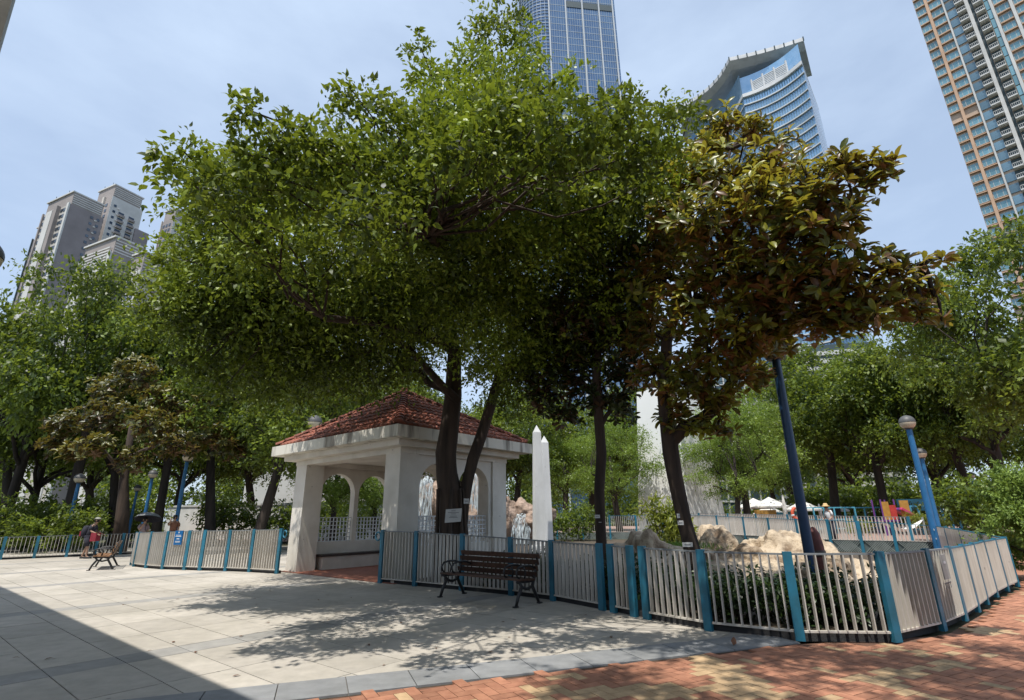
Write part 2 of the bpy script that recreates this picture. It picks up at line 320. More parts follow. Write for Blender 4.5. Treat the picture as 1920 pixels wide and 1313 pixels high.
# brick pavers in a herringbone
def in_bricks(p):
    if p.x < 3.75 and (p - BO).dot(BN) > -.06: return False
    for i in range(len(FC) - 1):
        a, b = Vector(FC[i][:2] + (0,)), Vector(FC[i + 1][:2] + (0,)); d = (b - a)
        if a.x < 3.3: continue
        t = (p - a).dot(d) / d.length_squared
        if 0 <= t <= 1 and d.cross(p - a).z > -.13 * d.length: return False
    if p.x < 6 and p.y > 7.6: return False
    if p.x > 5.6 and p.y > 8.2 + (p.x - 6.4) * .9: return False
    return True
FC = [(-3.31, 13.93, 1.22), (-2.33, 13.22, 1.2), (-1.15, 12.33, 1.15), (-.07, 11.52, 1.1), (.72, 10.76, 1.06), (1.47, 9.65, 1.04), (1.62, 9.42, 1.04), (1.87, 9.04, 1.03), (2.02, 8.82, 1.03),
      (2.65, 7.95, 1.02), (3.56, 7.30, 1.02), (4.68, 7.18, 1.02), (5.73, 7.79, 1.01), (6.57, 8.45, 1.0), (7.35, 9.15, .99), (8.1, 9.85, .98), (8.97, 10.65, .98), (9.85, 11.4, .98), (10.66, 12.06, .98)]
W = .12; ca, sa = math.cos(R(28)), math.sin(R(28)); bricks = []
for i in range(-70, 190):
    for j in range(-150, 130):
        d = (i - j) % 4
        if d == 0: ctr = (i + 1.0, j + .5); hor = True
        elif d == 2: ctr = (i + .5, j + .0); hor = False
        else: continue
        x, y = ctr[0] * W, ctr[1] * W; p = Vector((x * ca - y * sa, x * sa + y * ca, 0))
        if p.y < 4.6 or p.y > 16 or p.x < -3.2 or p.x > 16 or abs(p.x) > p.y * 1.12 + .4: continue
        if not in_bricks(p): continue
        u = p.dot(Vector((.80, -.60, 0))); w_ = p.dot(Vector((.60, .80, 0)))
        tri = abs(((w_ * .45) % 1.0) - .5) * 2
        yel = ((u + tri * 1.1 + .25 * math.sin(w_ * 1.7)) % 1.9) < .42 + .22 * math.sin(u * .9 + w_ * .6) + random.uniform(-.1, .1) and (p - BO).dot(BN) < -.16
        if random.random() < .03: yel = not yel
        bricks.append((p.length, p, hor, yel))
bricks.sort(key=lambda t: t[0]); bm_ = {}
for yel in (0, 1):
    hx, hy = W - .0035, W / 2 - .0035
    bm_[yel] = MB().box(-hx, hx, -hy, hy, -.018, 0).mesh('brick', M_bricky if yel else M_brick)
far = {0: MB(), 1: MB()}; ft = {0: [], 1: []}
for k, (dist, p, hor, yel) in enumerate(bricks):
    ang = R(28) + (0 if hor else math.pi / 2)
    if k < 300: inst('brick', bm_[int(yel)], brickp, (p.x, p.y, random.uniform(-.0015, .0015)), (0, 0, ang))
    else:
        ax = Vector((math.cos(ang), math.sin(ang), 0)); ay = Vector((-ax.y, ax.x, 0)); z = random.uniform(-.0015, .0015)
        far[int(yel)].obox(p + Vector((0, 0, -.009 + z)), ax * (W - .0035), ay * (W / 2 - .0035), (0, 0, .009)); ft[int(yel)] += [random.random()] * 8
for yel in (0, 1):
    if far[yel].f:
        o = tag(far[yel].local('far_bricks', M_bricky if yel else M_brick, brickp), kind='stuff'); a = o.data.attributes.new('tint', 'FLOAT', 'POINT'); a.data.foreach_set('value', ft[yel])
# larger plain brick surface where single bricks can no longer be told apart (right, far side)
for (x0, x1, y0, y1, mt) in [(11.2, 40, 12.5, 40, M_brick)]:
    tag(MB().add([(11.0, 11.5, -.012), (40, 10, -.012), (40, 44, -.012), (22, 44, -.012), (12.2, 14, -.012)], [(0, 1, 2, 3, 4)]).local('path', M_brick), kind='structure')

# ------------------------------------------------------------------ building with deep canopy behind the camera's left shoulder (throws the big shadow)
root = empty('canopy_building', tuple(E1 * -10 + E2 * -8), label='grey building with deep roof canopy, only its eave shows at upper left corner', cat='building')
def fr(s, n, z): return E1 * s + E2 * n + Vector((0, 0, z))
MB().obox(fr(-10, -1.85, 7.25), E1 * 45, E2 * 1.60, (0, 0, .30)).build('canopy', M_eave, root)
MB().obox(fr(-10, -8.0, 1.75), E1 * 45, E2 * 4.5, (0, 0, 1.75)).build('wall', M_white, root)
gl = glassmat('shopfront_glass', (.03, .05, .06))
for k in range(11): MB().obox(fr(-54 + k * 8.8, -3.2, 3.46), E1 * .22, E2 * .22, (0, 0, 3.48)).build('column', M_white, root)
for k in range(10): MB().obox(fr(-50 + k * 9, -3.51, 1.9), E1 * 3.2, E2 * .02, (0, 0, 1.3)).build('window', gl, root)

# ------------------------------------------------------------------ fences
ME_FIN = MB().box(-.007, .007, -.034, .034, 0, 1).mesh('picket', M_fin)
def fence(name, pts, label, pickets=True, step=.112, gap=.12, meshz=None, gates=(), blue_rail=(), flat=False, z0s=None):
    o = empty(name, (pts[0][0], pts[0][1], 0), label=label, cat='fence'); O = o.location
    for i, (x, y, zt) in enumerate(pts):
        a = Vector(pts[max(i - 1, 0)][:2]); b = Vector(pts[min(i + 1, len(pts) - 1)][:2]); d = (b - a).normalized()
        w = .055 if i not in gates else .062
        p = MB().obox((x, y, (zt + .02) / 2), (d.x * w, d.y * w, 0), (-d.y * .032, d.x * .032, 0), (0, 0, (zt + .02) / 2)).build('post', M_blue, o)
    for i in range(len(pts) - 1):
        a = Vector((pts[i][0], pts[i][1], 0)); b = Vector((pts[i + 1][0], pts[i + 1][1], 0)); d = (b - a); ln = d.length; d.normalize()
        if ln < .4: continue
        za, zb = pts[i][2], pts[i + 1][2]; a2 = a + d * .06; b2 = b - d * .06; lowz = gap if meshz is None else meshz[i] if hasattr(meshz, '__len__') else meshz
        MB().bar(a2 + Vector((0, 0, za - .012)), b2 + Vector((0, 0, zb - .012)), .05, .022).build('top_rail', M_blue if i in blue_rail else M_rail, o)
        MB().bar(a2 + Vector((0, 0, lowz - .015)), b2 + Vector((0, 0, lowz - .015)), .045, .024).build('bottom_rail', M_fin, o)
        n = max(3, int(round((ln - .12) / step))); rz = math.atan2(d.y, d.x)
        pan = MB()
        for k in range(n):
            t = (k + .5) / n; p = a2.lerp(b2, t); zt = za + (zb - za) * t - .023
            if pickets:
                inst('picket', ME_FIN, o, (p.x - O.x, p.y - O.y, lowz - .003), (random.uniform(-.003, .003), random.uniform(-.003, .003), rz + random.uniform(-.012, .012)), (1, 1, zt - lowz + .003))
            else:
                pan.obox((p.x, p.y, (zt + lowz) / 2), d * .009, Vector((-d.y, d.x, 0)) * .032, (0, 0, (zt - lowz) / 2))
        if not pickets: tag(pan.build('picket_row', M_fin, o), kind='stuff')
        if lowz > .3:
            mm = MB(); hh = lowz - .04; nn = int(ln / .085); off = int(hh / .085)
            for k in range(-off, nn):
                for sg in (1, -1):
                    t0, t1 = (k * .085, k * .085 + hh) if sg > 0 else (k * .085 + hh, k * .085)
                    z0, z1 = .02, .02 + hh
                    pts2 = [(t0, z0), (t1, z1)]
                    if max(t0, t1) > ln or min(t0, t1) < 0: continue
                    pa = a + d * t0 + Vector((0, 0, z0)); pb = a + d * t1 + Vector((0, 0, z1)); mm.bar(pa, pb, .02, .02)
            tag(mm.build('wire_mesh', M_mesh, o), kind='stuff'); nb = Vector((-d.y, d.x, 0)) * .03; nb = nb if nb.dot(a) > 0 else -nb
            MB().obox((a + b) / 2 + nb + Vector((0, 0, .02 + hh / 2)), (b - a) / 2, nb.normalized() * .004, (0, 0, hh / 2)).build('net_backing', M_net, o)
    return o
fC = fence('picket_fence', FC, 'curved white fin fence with blue posts behind the near brown bench', gates=(5, 6, 7, 8), blue_rail=(13, 14, 15, 16, 17))
mb = MB()
FA = [(-6.98, 16.52, 1.24), (-8.07, 17.12, 1.22), (-9.03, 17.56, 1.2), (-9.99, 17.84, 1.2), (-10.63, 18.09, 1.19), (-11.54, 18.40, 1.17), (-12.45, 18.95, 1.15), (-13.32, 19.6, 1.13), (-13.95, 20.35, 1.12), (-14.3, 21.1, 1.1)]
fA = fence('picket_fence', FA, 'sunlit white fin fence with blue posts left of the pavilion, carrying a blue sign', gates=(3, 4))
FB = [(-25.4, 20.9, .92), (-24.2, 21.9, .92), (-23.1, 22.9, .92), (-22.0, 23.87, .92), (-21.2, 24.6, .92), (-20.35, 25.3, .94), (-19.6, 26.0, .95), (-18.9, 26.7, .95), (-18.1, 27.6, .95), (-17.3, 28.5, .95)]
fB = fence('picket_fence', FB, 'far white fin fence at left edge, behind the walking people', step=.13)
FD = [(10.66, 12.06, .98), (12.0, 14.3, 1.0), (13.4, 16.6, 1.02), (14.7, 18.8, 1.04), (15.7, 20.7, 1.06), (14.9, 21.7, 1.15), (14.08, 22.49, 1.2), (13.3, 23.3, 1.27), (12.95, 25.2, 1.3), (12.6, 27.2, 1.35), (12.25, 29.29, 1.4), (11.7, 31.6, 1.48), (11.03, 34.14, 1.55), (9.7, 35.8, 1.55), (8.3, 37.3, 1.55), (6.6, 37.8, 1.55), (4.8, 38.3, 1.55), (3.03, 38.7, 1.55), (1.2, 38.8, 1.55), (-.8, 38.9, 1.55), (-2.8, 38.9, 1.55), (-4.8, 38.9, 1.55)]
fD = fence('pool_fence', FD, 'far white picket fence round the pool with wire mesh along its foot', pickets=False, step=.13, meshz=[.1, .1, .12, .15] + [.5] * 17, blue_rail=range(22))
FE = [(17.4, 24.2, 1.35), (16.3, 26.2, 1.4), (15.6, 28.3, 1.45), (15.2, 30.4, 1.5), (14.6, 33.0, 1.55), (13.9, 35.5, 1.6), (12.8, 37.8, 1.65), (11.0, 39.6, 1.65)]
fE = fence('pool_fence', FE, 'second pool fence standing just behind the mesh-footed one on the deck', pickets=False, step=.15)
# blue loop rings on the two entrance posts
for (o, x, y, z, nm) in [(fA, -6.82, 16.42, 1.10, 0), (fC, -3.45, 14.02, 1.08, 1)]:
    pts = [Vector((x + .1 * math.cos(t) * .766, y - .1 * math.cos(t) * .643, z + .1 * math.sin(t))) for t in [k * math.pi / 8 for k in range(17)]]
    MB().tube(pts, .02, 6).build('ring', M_blue, o, smooth=True)
# dark kerb under the near fence, one structure per fence
for nm, F_ in (('kerb', FC), ('kerb', FA), ('kerb', FB)):
    mb = MB()
    for i in range(len(F_) - 1):
        a, b = Vector(F_[i][:2] + (0,)), Vector(F_[i + 1][:2] + (0,)); d = (b - a).normalized(); nrm = Vector((-d.y, d.x, 0)) * (1 if F_ is FC else -1)
        if F_ is FB: nrm = -nrm
        c = (a + b) / 2 + nrm * (.13 if F_ is FC else .1); mb.obox((c.x, c.y, .03), (b - a) / 2 * 1.01, nrm * .05, (0, 0, .05))
    tag(mb.local(nm, M_kerb), kind='structure')
# planting bed behind the near fence
mb = MB(); bedp = [Vector(p[:2] + (0,)) for p in FC]
poly = [(p.x, p.y) for p in bedp] + [(9.5, 13.4), (7.0, 14.6), (3.0, 15.8), (.8, 16.4), (-.6, 16.5)]
inner = []
for i, p in enumerate(bedp):
    a = bedp[max(i - 1, 0)]; b = bedp[min(i + 1, len(bedp) - 1)]; d = (b - a).normalized(); n_ = Vector((-d.y, d.x, 0)); inner.append(p + n_ * .1)
tag(MB().prism([(p.x, p.y) for p in inner] + [(9.5, 13.4), (7.0, 14.6), (3.0, 15.8), (.8, 16.4), (-.6, 16.5)], -.03, .045).local('planting_bed', M_soil), kind='structure')

# notices on the fences
sg = empty('blue_notice', (-11.05, 18.18, .78), math.atan2(.31, -.91) + math.pi, 'blue notice with white lettering hung on the left white fence', 'sign')
MB().box(-.17, .17, -.012, .012, -.02, .42).local('plate', M_sign, sg)
for (x0, x1, z, h) in [(-.02, .02, .34, .05), (-.11, .11, .27, .016), (-.12, .12, .23, .022), (-.06, .06, .15, .03), (-.11, .11, .08, .018), (-.11, .11, .05, .01)]:
    MB().box(x0, x1, -.0155, -.0125, z, z + h).local('lettering', M_print, sg)
d = Vector((.78, .626, 0)); sg = empty('grey_notice', (6.02, 7.97, .62), math.atan2(d.y, d.x), 'pale grey notice plate fixed to the curved fence at right', 'sign')
MB().box(-.14, .14, -.062, -.05, 0, .32).local('plate', mat('plate_grey', (.40, .41, .38), .5), sg)
MB().box(-.05, .05, -.0655, -.0625, .2, .23).local('print', M_print, sg)
for k in range(4):
    x = -.12 + k * .08; MB().box(x - .03, x + .03, -.05, -.046, -.06, -.04).box(x - .008, x + .008, -.05, -.046, -.12, -.062).local('stencil_mark', M_ink, sg)
wn = empty('white_notice', (15.25, 20.2, .6), R(60), 'white framed notice on the pool fence at right', 'sign')
MB().box(-.4, .4, -.06, -.045, .3, .36).box(-.4, .4, -.06, -.045, 0, .05).local('bar', M_print, wn)

# ------------------------------------------------------------------ pavilion (local frame: X along the entrance, Y to the back)
pav = empty('pavilion', (-3.614, 17.058, 0), R(-40), 'white arched garden pavilion with red tiled hip roof', 'pavilion')
HX, HY, CW = 2.65, 2.1, .31
MB().box(-HX - .1, HX + .1, -HY - .08, HY + .1, -.03, .02).local('floor', M_pavfloor, pav)
for sx in (-1, 1):
    for sy in (-1, 1):
        x, y = sx * (HX - CW), sy * (HY - CW); MB().box(x - CW, x + CW, y - CW, y + CW, .02, 3.2).local('column', M_stucco, pav)
def arch_wall(length, openings, sill, spring, top, th):
    """wall in local X (centred), openings (centre, half width); arch above spring"""
    mb = MB(); xs = -length / 2; h = th / 2
    for (c, hw) in openings:
        mb.box(xs, c - hw, -h, h, .02, top); mb.box(c - hw + .001, c + hw - .001, -h, h, .02, sill)
        K = 16; pr = []
        for k in range(K + 1):
            a = math.pi * k / K; pr.append((c - hw * math.cos(a), spring + hw * math.sin(a)))
        for k in range(K):
            (xa, za), (xb, zb) = pr[k], pr[k + 1]
            mb.add([(xa, -h, za), (xb, -h, zb), (xb, -h, top), (xa, -h, top), (xa, h, za), (xb, h, zb), (xb, h, top), (xa, h, top)], [(0, 1, 2, 3), (5, 4, 7, 6), (4, 5, 1, 0), (3, 2, 6, 7)])
        xs = c + hw
    mb.box(xs, length / 2, -h, h, .02, top); return mb
WL = 2 * HY - 4 * CW - .04
ops = [(-.69, .62), (.69, .62)]
for (nm, x, y, rz, ln, op) in [('side_wall', HX - .2, 0, R(90), 2 * HY - 4 * CW - .01, [(-.72, .64), (.72, .64)]), ('side_wall', -HX + .2, 0, R(90), 2 * HY - 4 * CW - .01, [(-.72, .64), (.72, .64)]), ('back_wall', 0, HY - .2, 0, 2 * HX - 4 * CW - .01, [(-1.2, .64), (.2 - .2, .01), (1.2, .64)])]:
    if nm == 'back_wall': op = [(-1.01, .92), (1.01, .92)]
    w = arch_wall(ln, op, .82, 2.32 if nm != 'back_wall' else 2.2, 3.2, .26).local(nm, M_stucco, pav); w.location = (x, y, 0); w.rotation_euler = (0, 0, rz)
    for (c, hw) in op:
        lm = MB(); z0, z1 = .83, 1.56; nx = 10
        for k in range(nx + 1): xx = c - hw + 2 * hw * k / nx; lm.box(xx - .012, xx + .012, -.014, .014, z0, z1)
        for k in range(7): zz = z0 + (z1 - z0) * k / 6; lm.box(c - hw, c + hw, -.024, -.0145, zz - .012, zz + .012)
        la = lm.local('lattice', M_print, w)
for (x0, x1, y0, y1) in [(-HX + .34, -HX + .78, -HY + .7, HY - .7), (HX - .78, HX - .34, -HY + .7, HY - .7), (-HX + .8, HX - .8, HY - .78, HY - .34)]:
    s_ = MB().box(x0, x1, y0, y1, .40, .46).local('seat', M_dark, pav); MB().box(x0 + .06, x1 - .06, y0 + .1, y1 - .1, .02, .398).local('plinth', M_stucco, s_)
# beams, tiers, fascia
for (x0, x1, y0, y1) in [(-HX - .02, HX + .02, -HY - .02, -HY + .5), (-HX - .02, HX + .02, HY - .5, HY + .02), (-HX - .02, -HX + .5, -HY + .51, HY - .51), (HX - .5, HX + .02, -HY + .51, HY - .51)]:
    MB().box(x0, x1, y0, y1, 3.15, 3.30).local('beam', M_stucco, pav)
MB().box(-HX - .3, HX + .3, -HY - .3, HY + .3, 3.302, 3.46).local('cornice', M_stucco, pav)
FX, FY = HX + .6, HY + .6
MB().box(-FX, FX, -FY, FY, 3.462, 3.76).local('fascia', M_fascia, pav)
# tiled roof
roof = MB(); RX, RY, RZ0, RZ1 = FX - .14, FY - .14, 3.762, 5.5
roof.add([(-RX, -RY, RZ0), (RX, -RY, RZ0), (RX, RY, RZ0), (-RX, RY, RZ0), (0, 0, RZ1)], [(0, 1, 4), (1, 2, 4), (2, 3, 4), (3, 0, 4), (3, 2, 1, 0)])
rf = roof.local('roof', M_tile, pav)
def tile_shape(L_, r0, r1, n=6):
    mb = MB(); vs_ = []
    for (x, r, z) in ((0, r0, .018), (L_, r1, 0)):
        for k in range(n + 1):
            a = math.pi * k / n; vs_.append((r * math.cos(a), x, z + r * .75 * math.sin(a)))
    fs = [(k, k + 1, k + n + 2, k + n + 1) for k in range(n)] + [tuple(range(n, -1, -1))]
    return mb.add(vs_, fs)
TL = .34; me_tile = tile_shape(TL * 1.12, .098, .08).mesh('tile', M_tile, smooth=False)
faces = [(Vector((-RX, -RY, RZ0)), Vector((RX, -RY, RZ0)), True), (Vector((RX, -RY, RZ0)), Vector((RX, RY, RZ0)), True), (Vector((-RX, RY, RZ0)), Vector((-RX, -RY, RZ0)), False), (Vector((RX, RY, RZ0)), Vector((-RX, RY, RZ0)), False)]
apex = Vector((0, 0, RZ1)); stuff_t = MB()
for (a, b, single) in faces:
    ex = (b - a); ln = ex.length; ex.normalize(); mid = (a + b) / 2; upv = (apex - mid); sl = upv.length; upv.normalize(); nn = ex.cross(upv).normalized()
    rm = Matrix((ex, upv, nn)).transposed(); nc = int(ln / .205); nr = int(sl / TL)
    for r_ in range(nr):
        half = ln / 2 * (1 - (r_ + .25) * TL / sl)
        for c_ in range(nc):
            x = (c_ + .5 - nc / 2) * ln / nc
            if abs(x) > half - .04: continue
            p = mid + ex * x + upv * (r_ * TL - .03) + nn * .012
            if single:
                o = inst('tile', me_tile, rf, p); o.rotation_euler = (rm @ Matrix.Rotation(random.uniform(-.03, .03), 3, 'Z')).to_euler()
            else: stuff_t.add([p + rm @ Vector(v.co) for v in me_tile.vertices], [tuple(f.vertices) for f in me_tile.polygons])
tag(stuff_t.local('rear_tiles', M_tile, rf), kind='stuff')
me_hip = tile_shape(.36, .13, .105).mesh('ridge_tile', M_tile)
for cx_, cy_ in ((-RX, -RY), (RX, -RY), (RX, RY), (-RX, RY)):
    a = Vector((cx_, cy_, RZ0)); d = apex - a; ln = d.length; d.normalize(); sx_ = d.cross(Vector((0, 0, 1))).normalized(); n_ = sx_.cross(d); rm = Matrix((sx_, d, n_)).transposed()
    for k in range(int(ln / .31)):
        o = inst('ridge_tile', me_hip, rf, a + d * (k * .31 - .02) + n_ * .05); o.rotation_euler = rm.to_euler()
MB().lathe([(.0, .16), (.1, .15), (.16, .05), (.17, -.12)], (0, 0, RZ1 + .03), 10).local('cap_tile', M_tile, rf)

# ------------------------------------------------------------------ obelisks
def obelisk(name, loc, w0, w1, h, tip, rz, label):
    o = empty(name, loc, rz, label, 'obelisk'); a, b = w0 / 2, w1 / 2
    mb = MB(); z = h - tip; mb.add([(-a, -a, .0), (a, -a, 0), (a, a, 0), (-a, a, 0), (-b, -b, z), (b, -b, z), (b, b, z), (-b, b, z)], [(0, 1, 5, 4), (1, 2, 6, 5), (2, 3, 7, 6), (3, 0, 4, 7), (4, 5, 6, 7)]); mb.local('shaft', M_white, o)
    MB().add([(-b, -b, z + .002), (b, -b, z + .002), (b, b, z + .002), (-b, b, z + .002), (0, 0, h)], [(0, 1, 4), (1, 2, 4), (2, 3, 4), (3, 0, 4)]).local('point', M_white, o)
    MB().box(-a * 1.25, a * 1.25, -a * 1.25, a * 1.25, -.02, .35).local('plinth', M_white, o); return o
obelisk('obelisk', (1.08, 23.6, 0), .46, .29, 5.5, .35, R(20), 'slim white obelisk just right of the pavilion eave, its point highest')
obelisk('obelisk', (1.50, 25.2, 0), .46, .30, 5.25, .35, R(20), 'slim white obelisk standing right behind the foremost one, lower in view')
M_keep = M_white; M_white = mat('monument_white', (.78, .78, .76), .8, c2=(.72, .72, .70), scale=.3)
obelisk('monument_tower', (13.8, 45, 0), 5.0, 3.9, 12.5, .5, R(38), 'huge tapering white monument tower rising behind the dark tree trunks'); M_white = M_keep

# ------------------------------------------------------------------ rocks
def rock_mesh(name, sx, sy, sz, seed, mt, sub=5, amp=.42):
    import bmesh
    from mathutils import noise as mn
    rg = np.random.default_rng(seed); bm = bmesh.new(); bmesh.ops.create_icosphere(bm, subdivisions=sub, radius=1); of = Vector((seed * 3.7, seed * 1.3, 0))
    pl = [Vector(q) for q in nrmz(rg.normal(size=(8, 3)))]; po = rg.uniform(.6, .92, 8)
    for v in bm.verts:
        p = v.co.normalized(); q = p.copy()
        for n_, o_ in zip(pl, po):
            e = q.dot(n_) - o_
            if e > 0: q = q - n_ * e * .8
        big = mn.fractal(p * 1.1 + of, 1.0, 2.0, 3); rid = mn.ridged_multi_fractal(p * 1.9 + of, 1.0, 2.1, 5, 1.0, 2.0); fine = mn.fractal(p * 7 + of, .8, 2.2, 3)
        q = q * (1 + amp * (.8 * big - .28 * (rid - .9) + .11 * fine)); v.co = (q.x * sx, q.y * sy, q.z * sz)
    me = bpy.data.meshes.new(name); bm.to_mesh(me); bm.free(); me.materials.append(mt); me.polygons.foreach_set('use_smooth', [True] * len(me.polygons)); return me
rk = [((1145, 1035), 12.2, 1.0, .8, .55, 'low flat tan boulder left end of the rock row behind the fence'), ((1205, 1010), 12.6, 1.0, .9, .95, 'pale tan boulder left of the leaning dark trunk, with grass beside it'), ((1300, 1040), 11.8, .75, .7, .6, 'small rounded tan boulder just behind the leaning trunk'),
      ((1330, 1003), 12.8, .62, .6, 1.15, 'humped tan boulder just right of the leaning trunk'), ((1400, 1030), 12.2, .9, .8, .75, 'low tan boulder in the middle of the rock row'), ((1425, 1015), 12.9, .6, .5, .95, 'small pointed tan boulder between the two highest rocks'),
      ((1478, 1003), 12.3, .95, .8, 1.1, 'large peaked tan boulder left of the big blue lamp post'), ((1600, 1060), 12.0, 1.0, .7, .6, 'low tan boulder right of the big blue lamp post'), ((1240, 1062), 11.2, .6, .5, .45, 'low tan stone in front of the grassy boulder'), ((1500, 1060), 11.2, .9, .5, .5, 'low tan stone at the foot of the peaked boulder')]
for i, ((px, py), y, sx, sy, top, lab) in enumerate(rk):
    p = at(px, py, y); o = inst('boulder', rock_mesh('boulder', sx * 1.2, sy, max(.4, p.z * .85), 100 + i * 7, M_rock), None, (p.x, y, max(.4, p.z * .85) * .30)); o.rotation_euler = (0, 0, i * 1.3); tag(o, lab, 'boulder', 'boulders of the garden rockery')
# waterfall rockery seen through the arches
for i, (px, py, y, sx, sz, lab) in enumerate([(905, 880, 31, 1.2, 2.6, 'tall craggy tan rock of the waterfall seen in the right arch'), (935, 905, 31.5, 1.1, 2.0, 'craggy rock on the right flank of the waterfall'), (810, 900, 31, 1.5, 2.2, 'craggy rock with falling water seen in the left arch'), (860, 930, 30, 1.3, 1.5, 'rock in the middle of the waterfall behind the twin trunk'), (985, 940, 32, 1.6, 1.2, 'low rock with spray right of the pavilion')]):
    p = at(px, py, y); o = inst('waterfall_rock', rock_mesh('waterfall_rock', sx, 1.1, sz, 300 + i * 5, M_rock2), None, (p.x, y, p.z - sz * .9)); tag(o, lab, 'rock', 'rocks of the waterfall')
for i, (px, y, wdt, z1, lab) in enumerate([(798, 29.6, .75, 3.7, 'white water falling over the rock in the left arch'), (893, 29.6, .7, 4.0, 'white water falling over the tall rock in the right arch'), (975, 31.2, 1.0, 1.75, 'white spray falling between pavilion and obelisk')]):
    mb = MB(); x0 = at(px, 940, y).x; NU, NV = 14, 16
    for lay in range(2):
        b_ = len(mb.v); ph = random.uniform(0, 6)
        for iv in range(NV + 1):
            for iu in range(NU + 1):
                u = iu / NU * 2 - 1; t = iv / NV; zt = z1 - u * u * .3 + .08 * math.sin(u * 7 + ph); x_ = x0 + u * .5 * wdt * (1 + .15 * t) + .04 * math.sin(t * 9 + u * 5 + ph)
                mb.v.append((x_, y + lay * .12 - .55 * math.sqrt(t) + .07 * math.sin(u * 9 + ph), zt * (1 - t) + .1 * t))
        for iv in range(NV):
            for iu in range(NU): a = b_ + iv * (NU + 1) + iu; mb.f.append((a, a + 1, a + NU + 2, a + NU + 1))
    tag(mb.local('waterfall', M_water), lab, 'waterfall', 'streams of the waterfall')

# ------------------------------------------------------------------ benches
def bench(name, loc, rz, length, label, wood, mids=(-.33, .33)):
    o = empty(name, loc, rz, label, 'bench', 'slatted park benches with iron arms'); h = length / 2
    for k in range(4):
        y = -.22 + k * .115; MB().box(-h, h, y - .05, y + .05, .425 - .006 * k, .455 - .006 * k).local('seat_slat', wood, o)
    for k in range(4):
        z = .50 + k * .102; y = .215 + k * .030; MB().obox((0, y, z), (h, 0, 0), (0, .012, .0035), (0, -.012, .042)).local('back_slat', wood, o)
    for x in [-h + .06, h - .06] + [m * length for m in mids]:
        end = abs(x) > h - .1
        if end:
            e = MB(); e.tube([(x, -.30, .0), (x, -.24, .16), (x, -.14, .32), (x, -.22, .41)], [.026, .03, .034, .03], 8); e.tube([(x, .34, 0), (x, .25, .15), (x, .15, .31), (x, .2, .42)], [.026, .03, .034, .03], 8)
            e.tube([(x, -.16, .32), (x, 0, .27), (x, .16, .31)], .026, 8); e.tube([(x, -.27, .405), (x, .0, .395), (x, .2, .40), (x, .25, .55), (x, .335, .86)], [.024, .026, .03, .028, .022], 8)
            e.obox((x, -.31, .012), (.03, 0, 0), (0, .05, 0), (0, 0, .012)); e.obox((x, .35, .012), (.03, 0, 0), (0, .05, 0), (0, 0, .012)); e.local('end_frame', M_iron, o, True)
        a = MB(); a.tube([(x, .25, .60), (x, .1, .655), (x, -.1, .665), (x, -.23, .64), (x, -.285, .57), (x, -.26, .49), (x, -.20, .46)], .019, 8)
        a.tube([(x, -.06, .44), (x, -.03, .55), (x, -.09, .66)], .015, 6); a.local('armrest', M_iron, o, True)
    return o
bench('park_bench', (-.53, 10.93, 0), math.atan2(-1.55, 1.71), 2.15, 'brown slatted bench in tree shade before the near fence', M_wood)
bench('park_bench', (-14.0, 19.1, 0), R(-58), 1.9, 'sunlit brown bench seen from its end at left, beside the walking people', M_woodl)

# ------------------------------------------------------------------ lamps
def lamp(loc, h, r, label, mt=M_bluelamp, g=.27, taper=.85):
    o = empty('lamp_post', loc, 0, label, 'lamp', 'blue globe lamps')
    MB().lathe([(r * 1.7, 0), (r * 1.7, .04), (r, .06), (r, .1), (r * taper, h - g * 1.9), (r * taper * 1.0, h - g * 1.85)], n=14).local('post', mt, o, True)
    MB().lathe([(r * .9, h - g * 2.0), (g * .55, h - g * 1.95), (g * .62, h - g * 1.8), (g * .45, h - g * 1.72)], n=14).local('collar', M_cap, o, True)
    MB().lathe([(g * math.cos(a), h - g + g * math.sin(a)) for a in [R(-62 + k * 10) for k in range(7)]], n=18).local('globe', M_globe, o, True)
    MB().lathe([(g * 1.02 * math.cos(a), h - g + g * 1.02 * math.sin(a)) for a in [R(k * 10) for k in range(10)]], n=18).local('cap', M_cap, o, True); return o
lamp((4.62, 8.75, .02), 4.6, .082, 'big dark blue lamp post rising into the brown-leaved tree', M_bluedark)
p = at(1727, 1000, 20); lamp((15.2, 20.0, 0), 5.1, .115, 'tall bright blue lamp with cream globe, nearest of the pair at right')
p = at(1726, 850, 26.5); lamp((p.x, 26.5, 0), p.z + .25, .10, 'blue lamp close behind the tall bright one at right', g=.26)
p = at(1480, 838, 30); lamp((p.x, 30, 0), p.z + .25, .10, 'light blue lamp beside the orange life ring at the pool', g=.26)
p = at(1820, 890, 42); lamp((p.x, 42, 0), p.z + .2, .09, 'small distant blue lamp under the right hand trees', g=.25)
p = at(150, 895, 30); lamp((p.x, 30, 0), p.z + .2, .10, 'blue lamp under the trees behind the man with the bags')
p = at(258, 915, 36); lamp((p.x, 36, 0), p.z + .2, .09, 'thin blue lamp right of the umbrella, under the trees', g=.22)
p = at(287, 888, 32); lamp((p.x, 32, 0), p.z + .2, .10, 'blue lamp between two trunks right of the umbrella', g=.25)
p = at(350, 870, 27); lamp((p.x, 27, 0), p.z + .6, .10, 'blue lamp whose globe is lost in leaves left of the pavilion', g=.25)
p = at(590, 790, 23.5); lamp((p.x, 23.5, 0), p.z + .27, .10, 'lamp whose grey globe peeps over the pavilion roof edge', g=.33)
p = at(-41, 478, 6.6); lamp((p.x, 6.6, 0), p.z + .27, .10, 'lamp globe just cut by the left edge of the picture', g=.27)

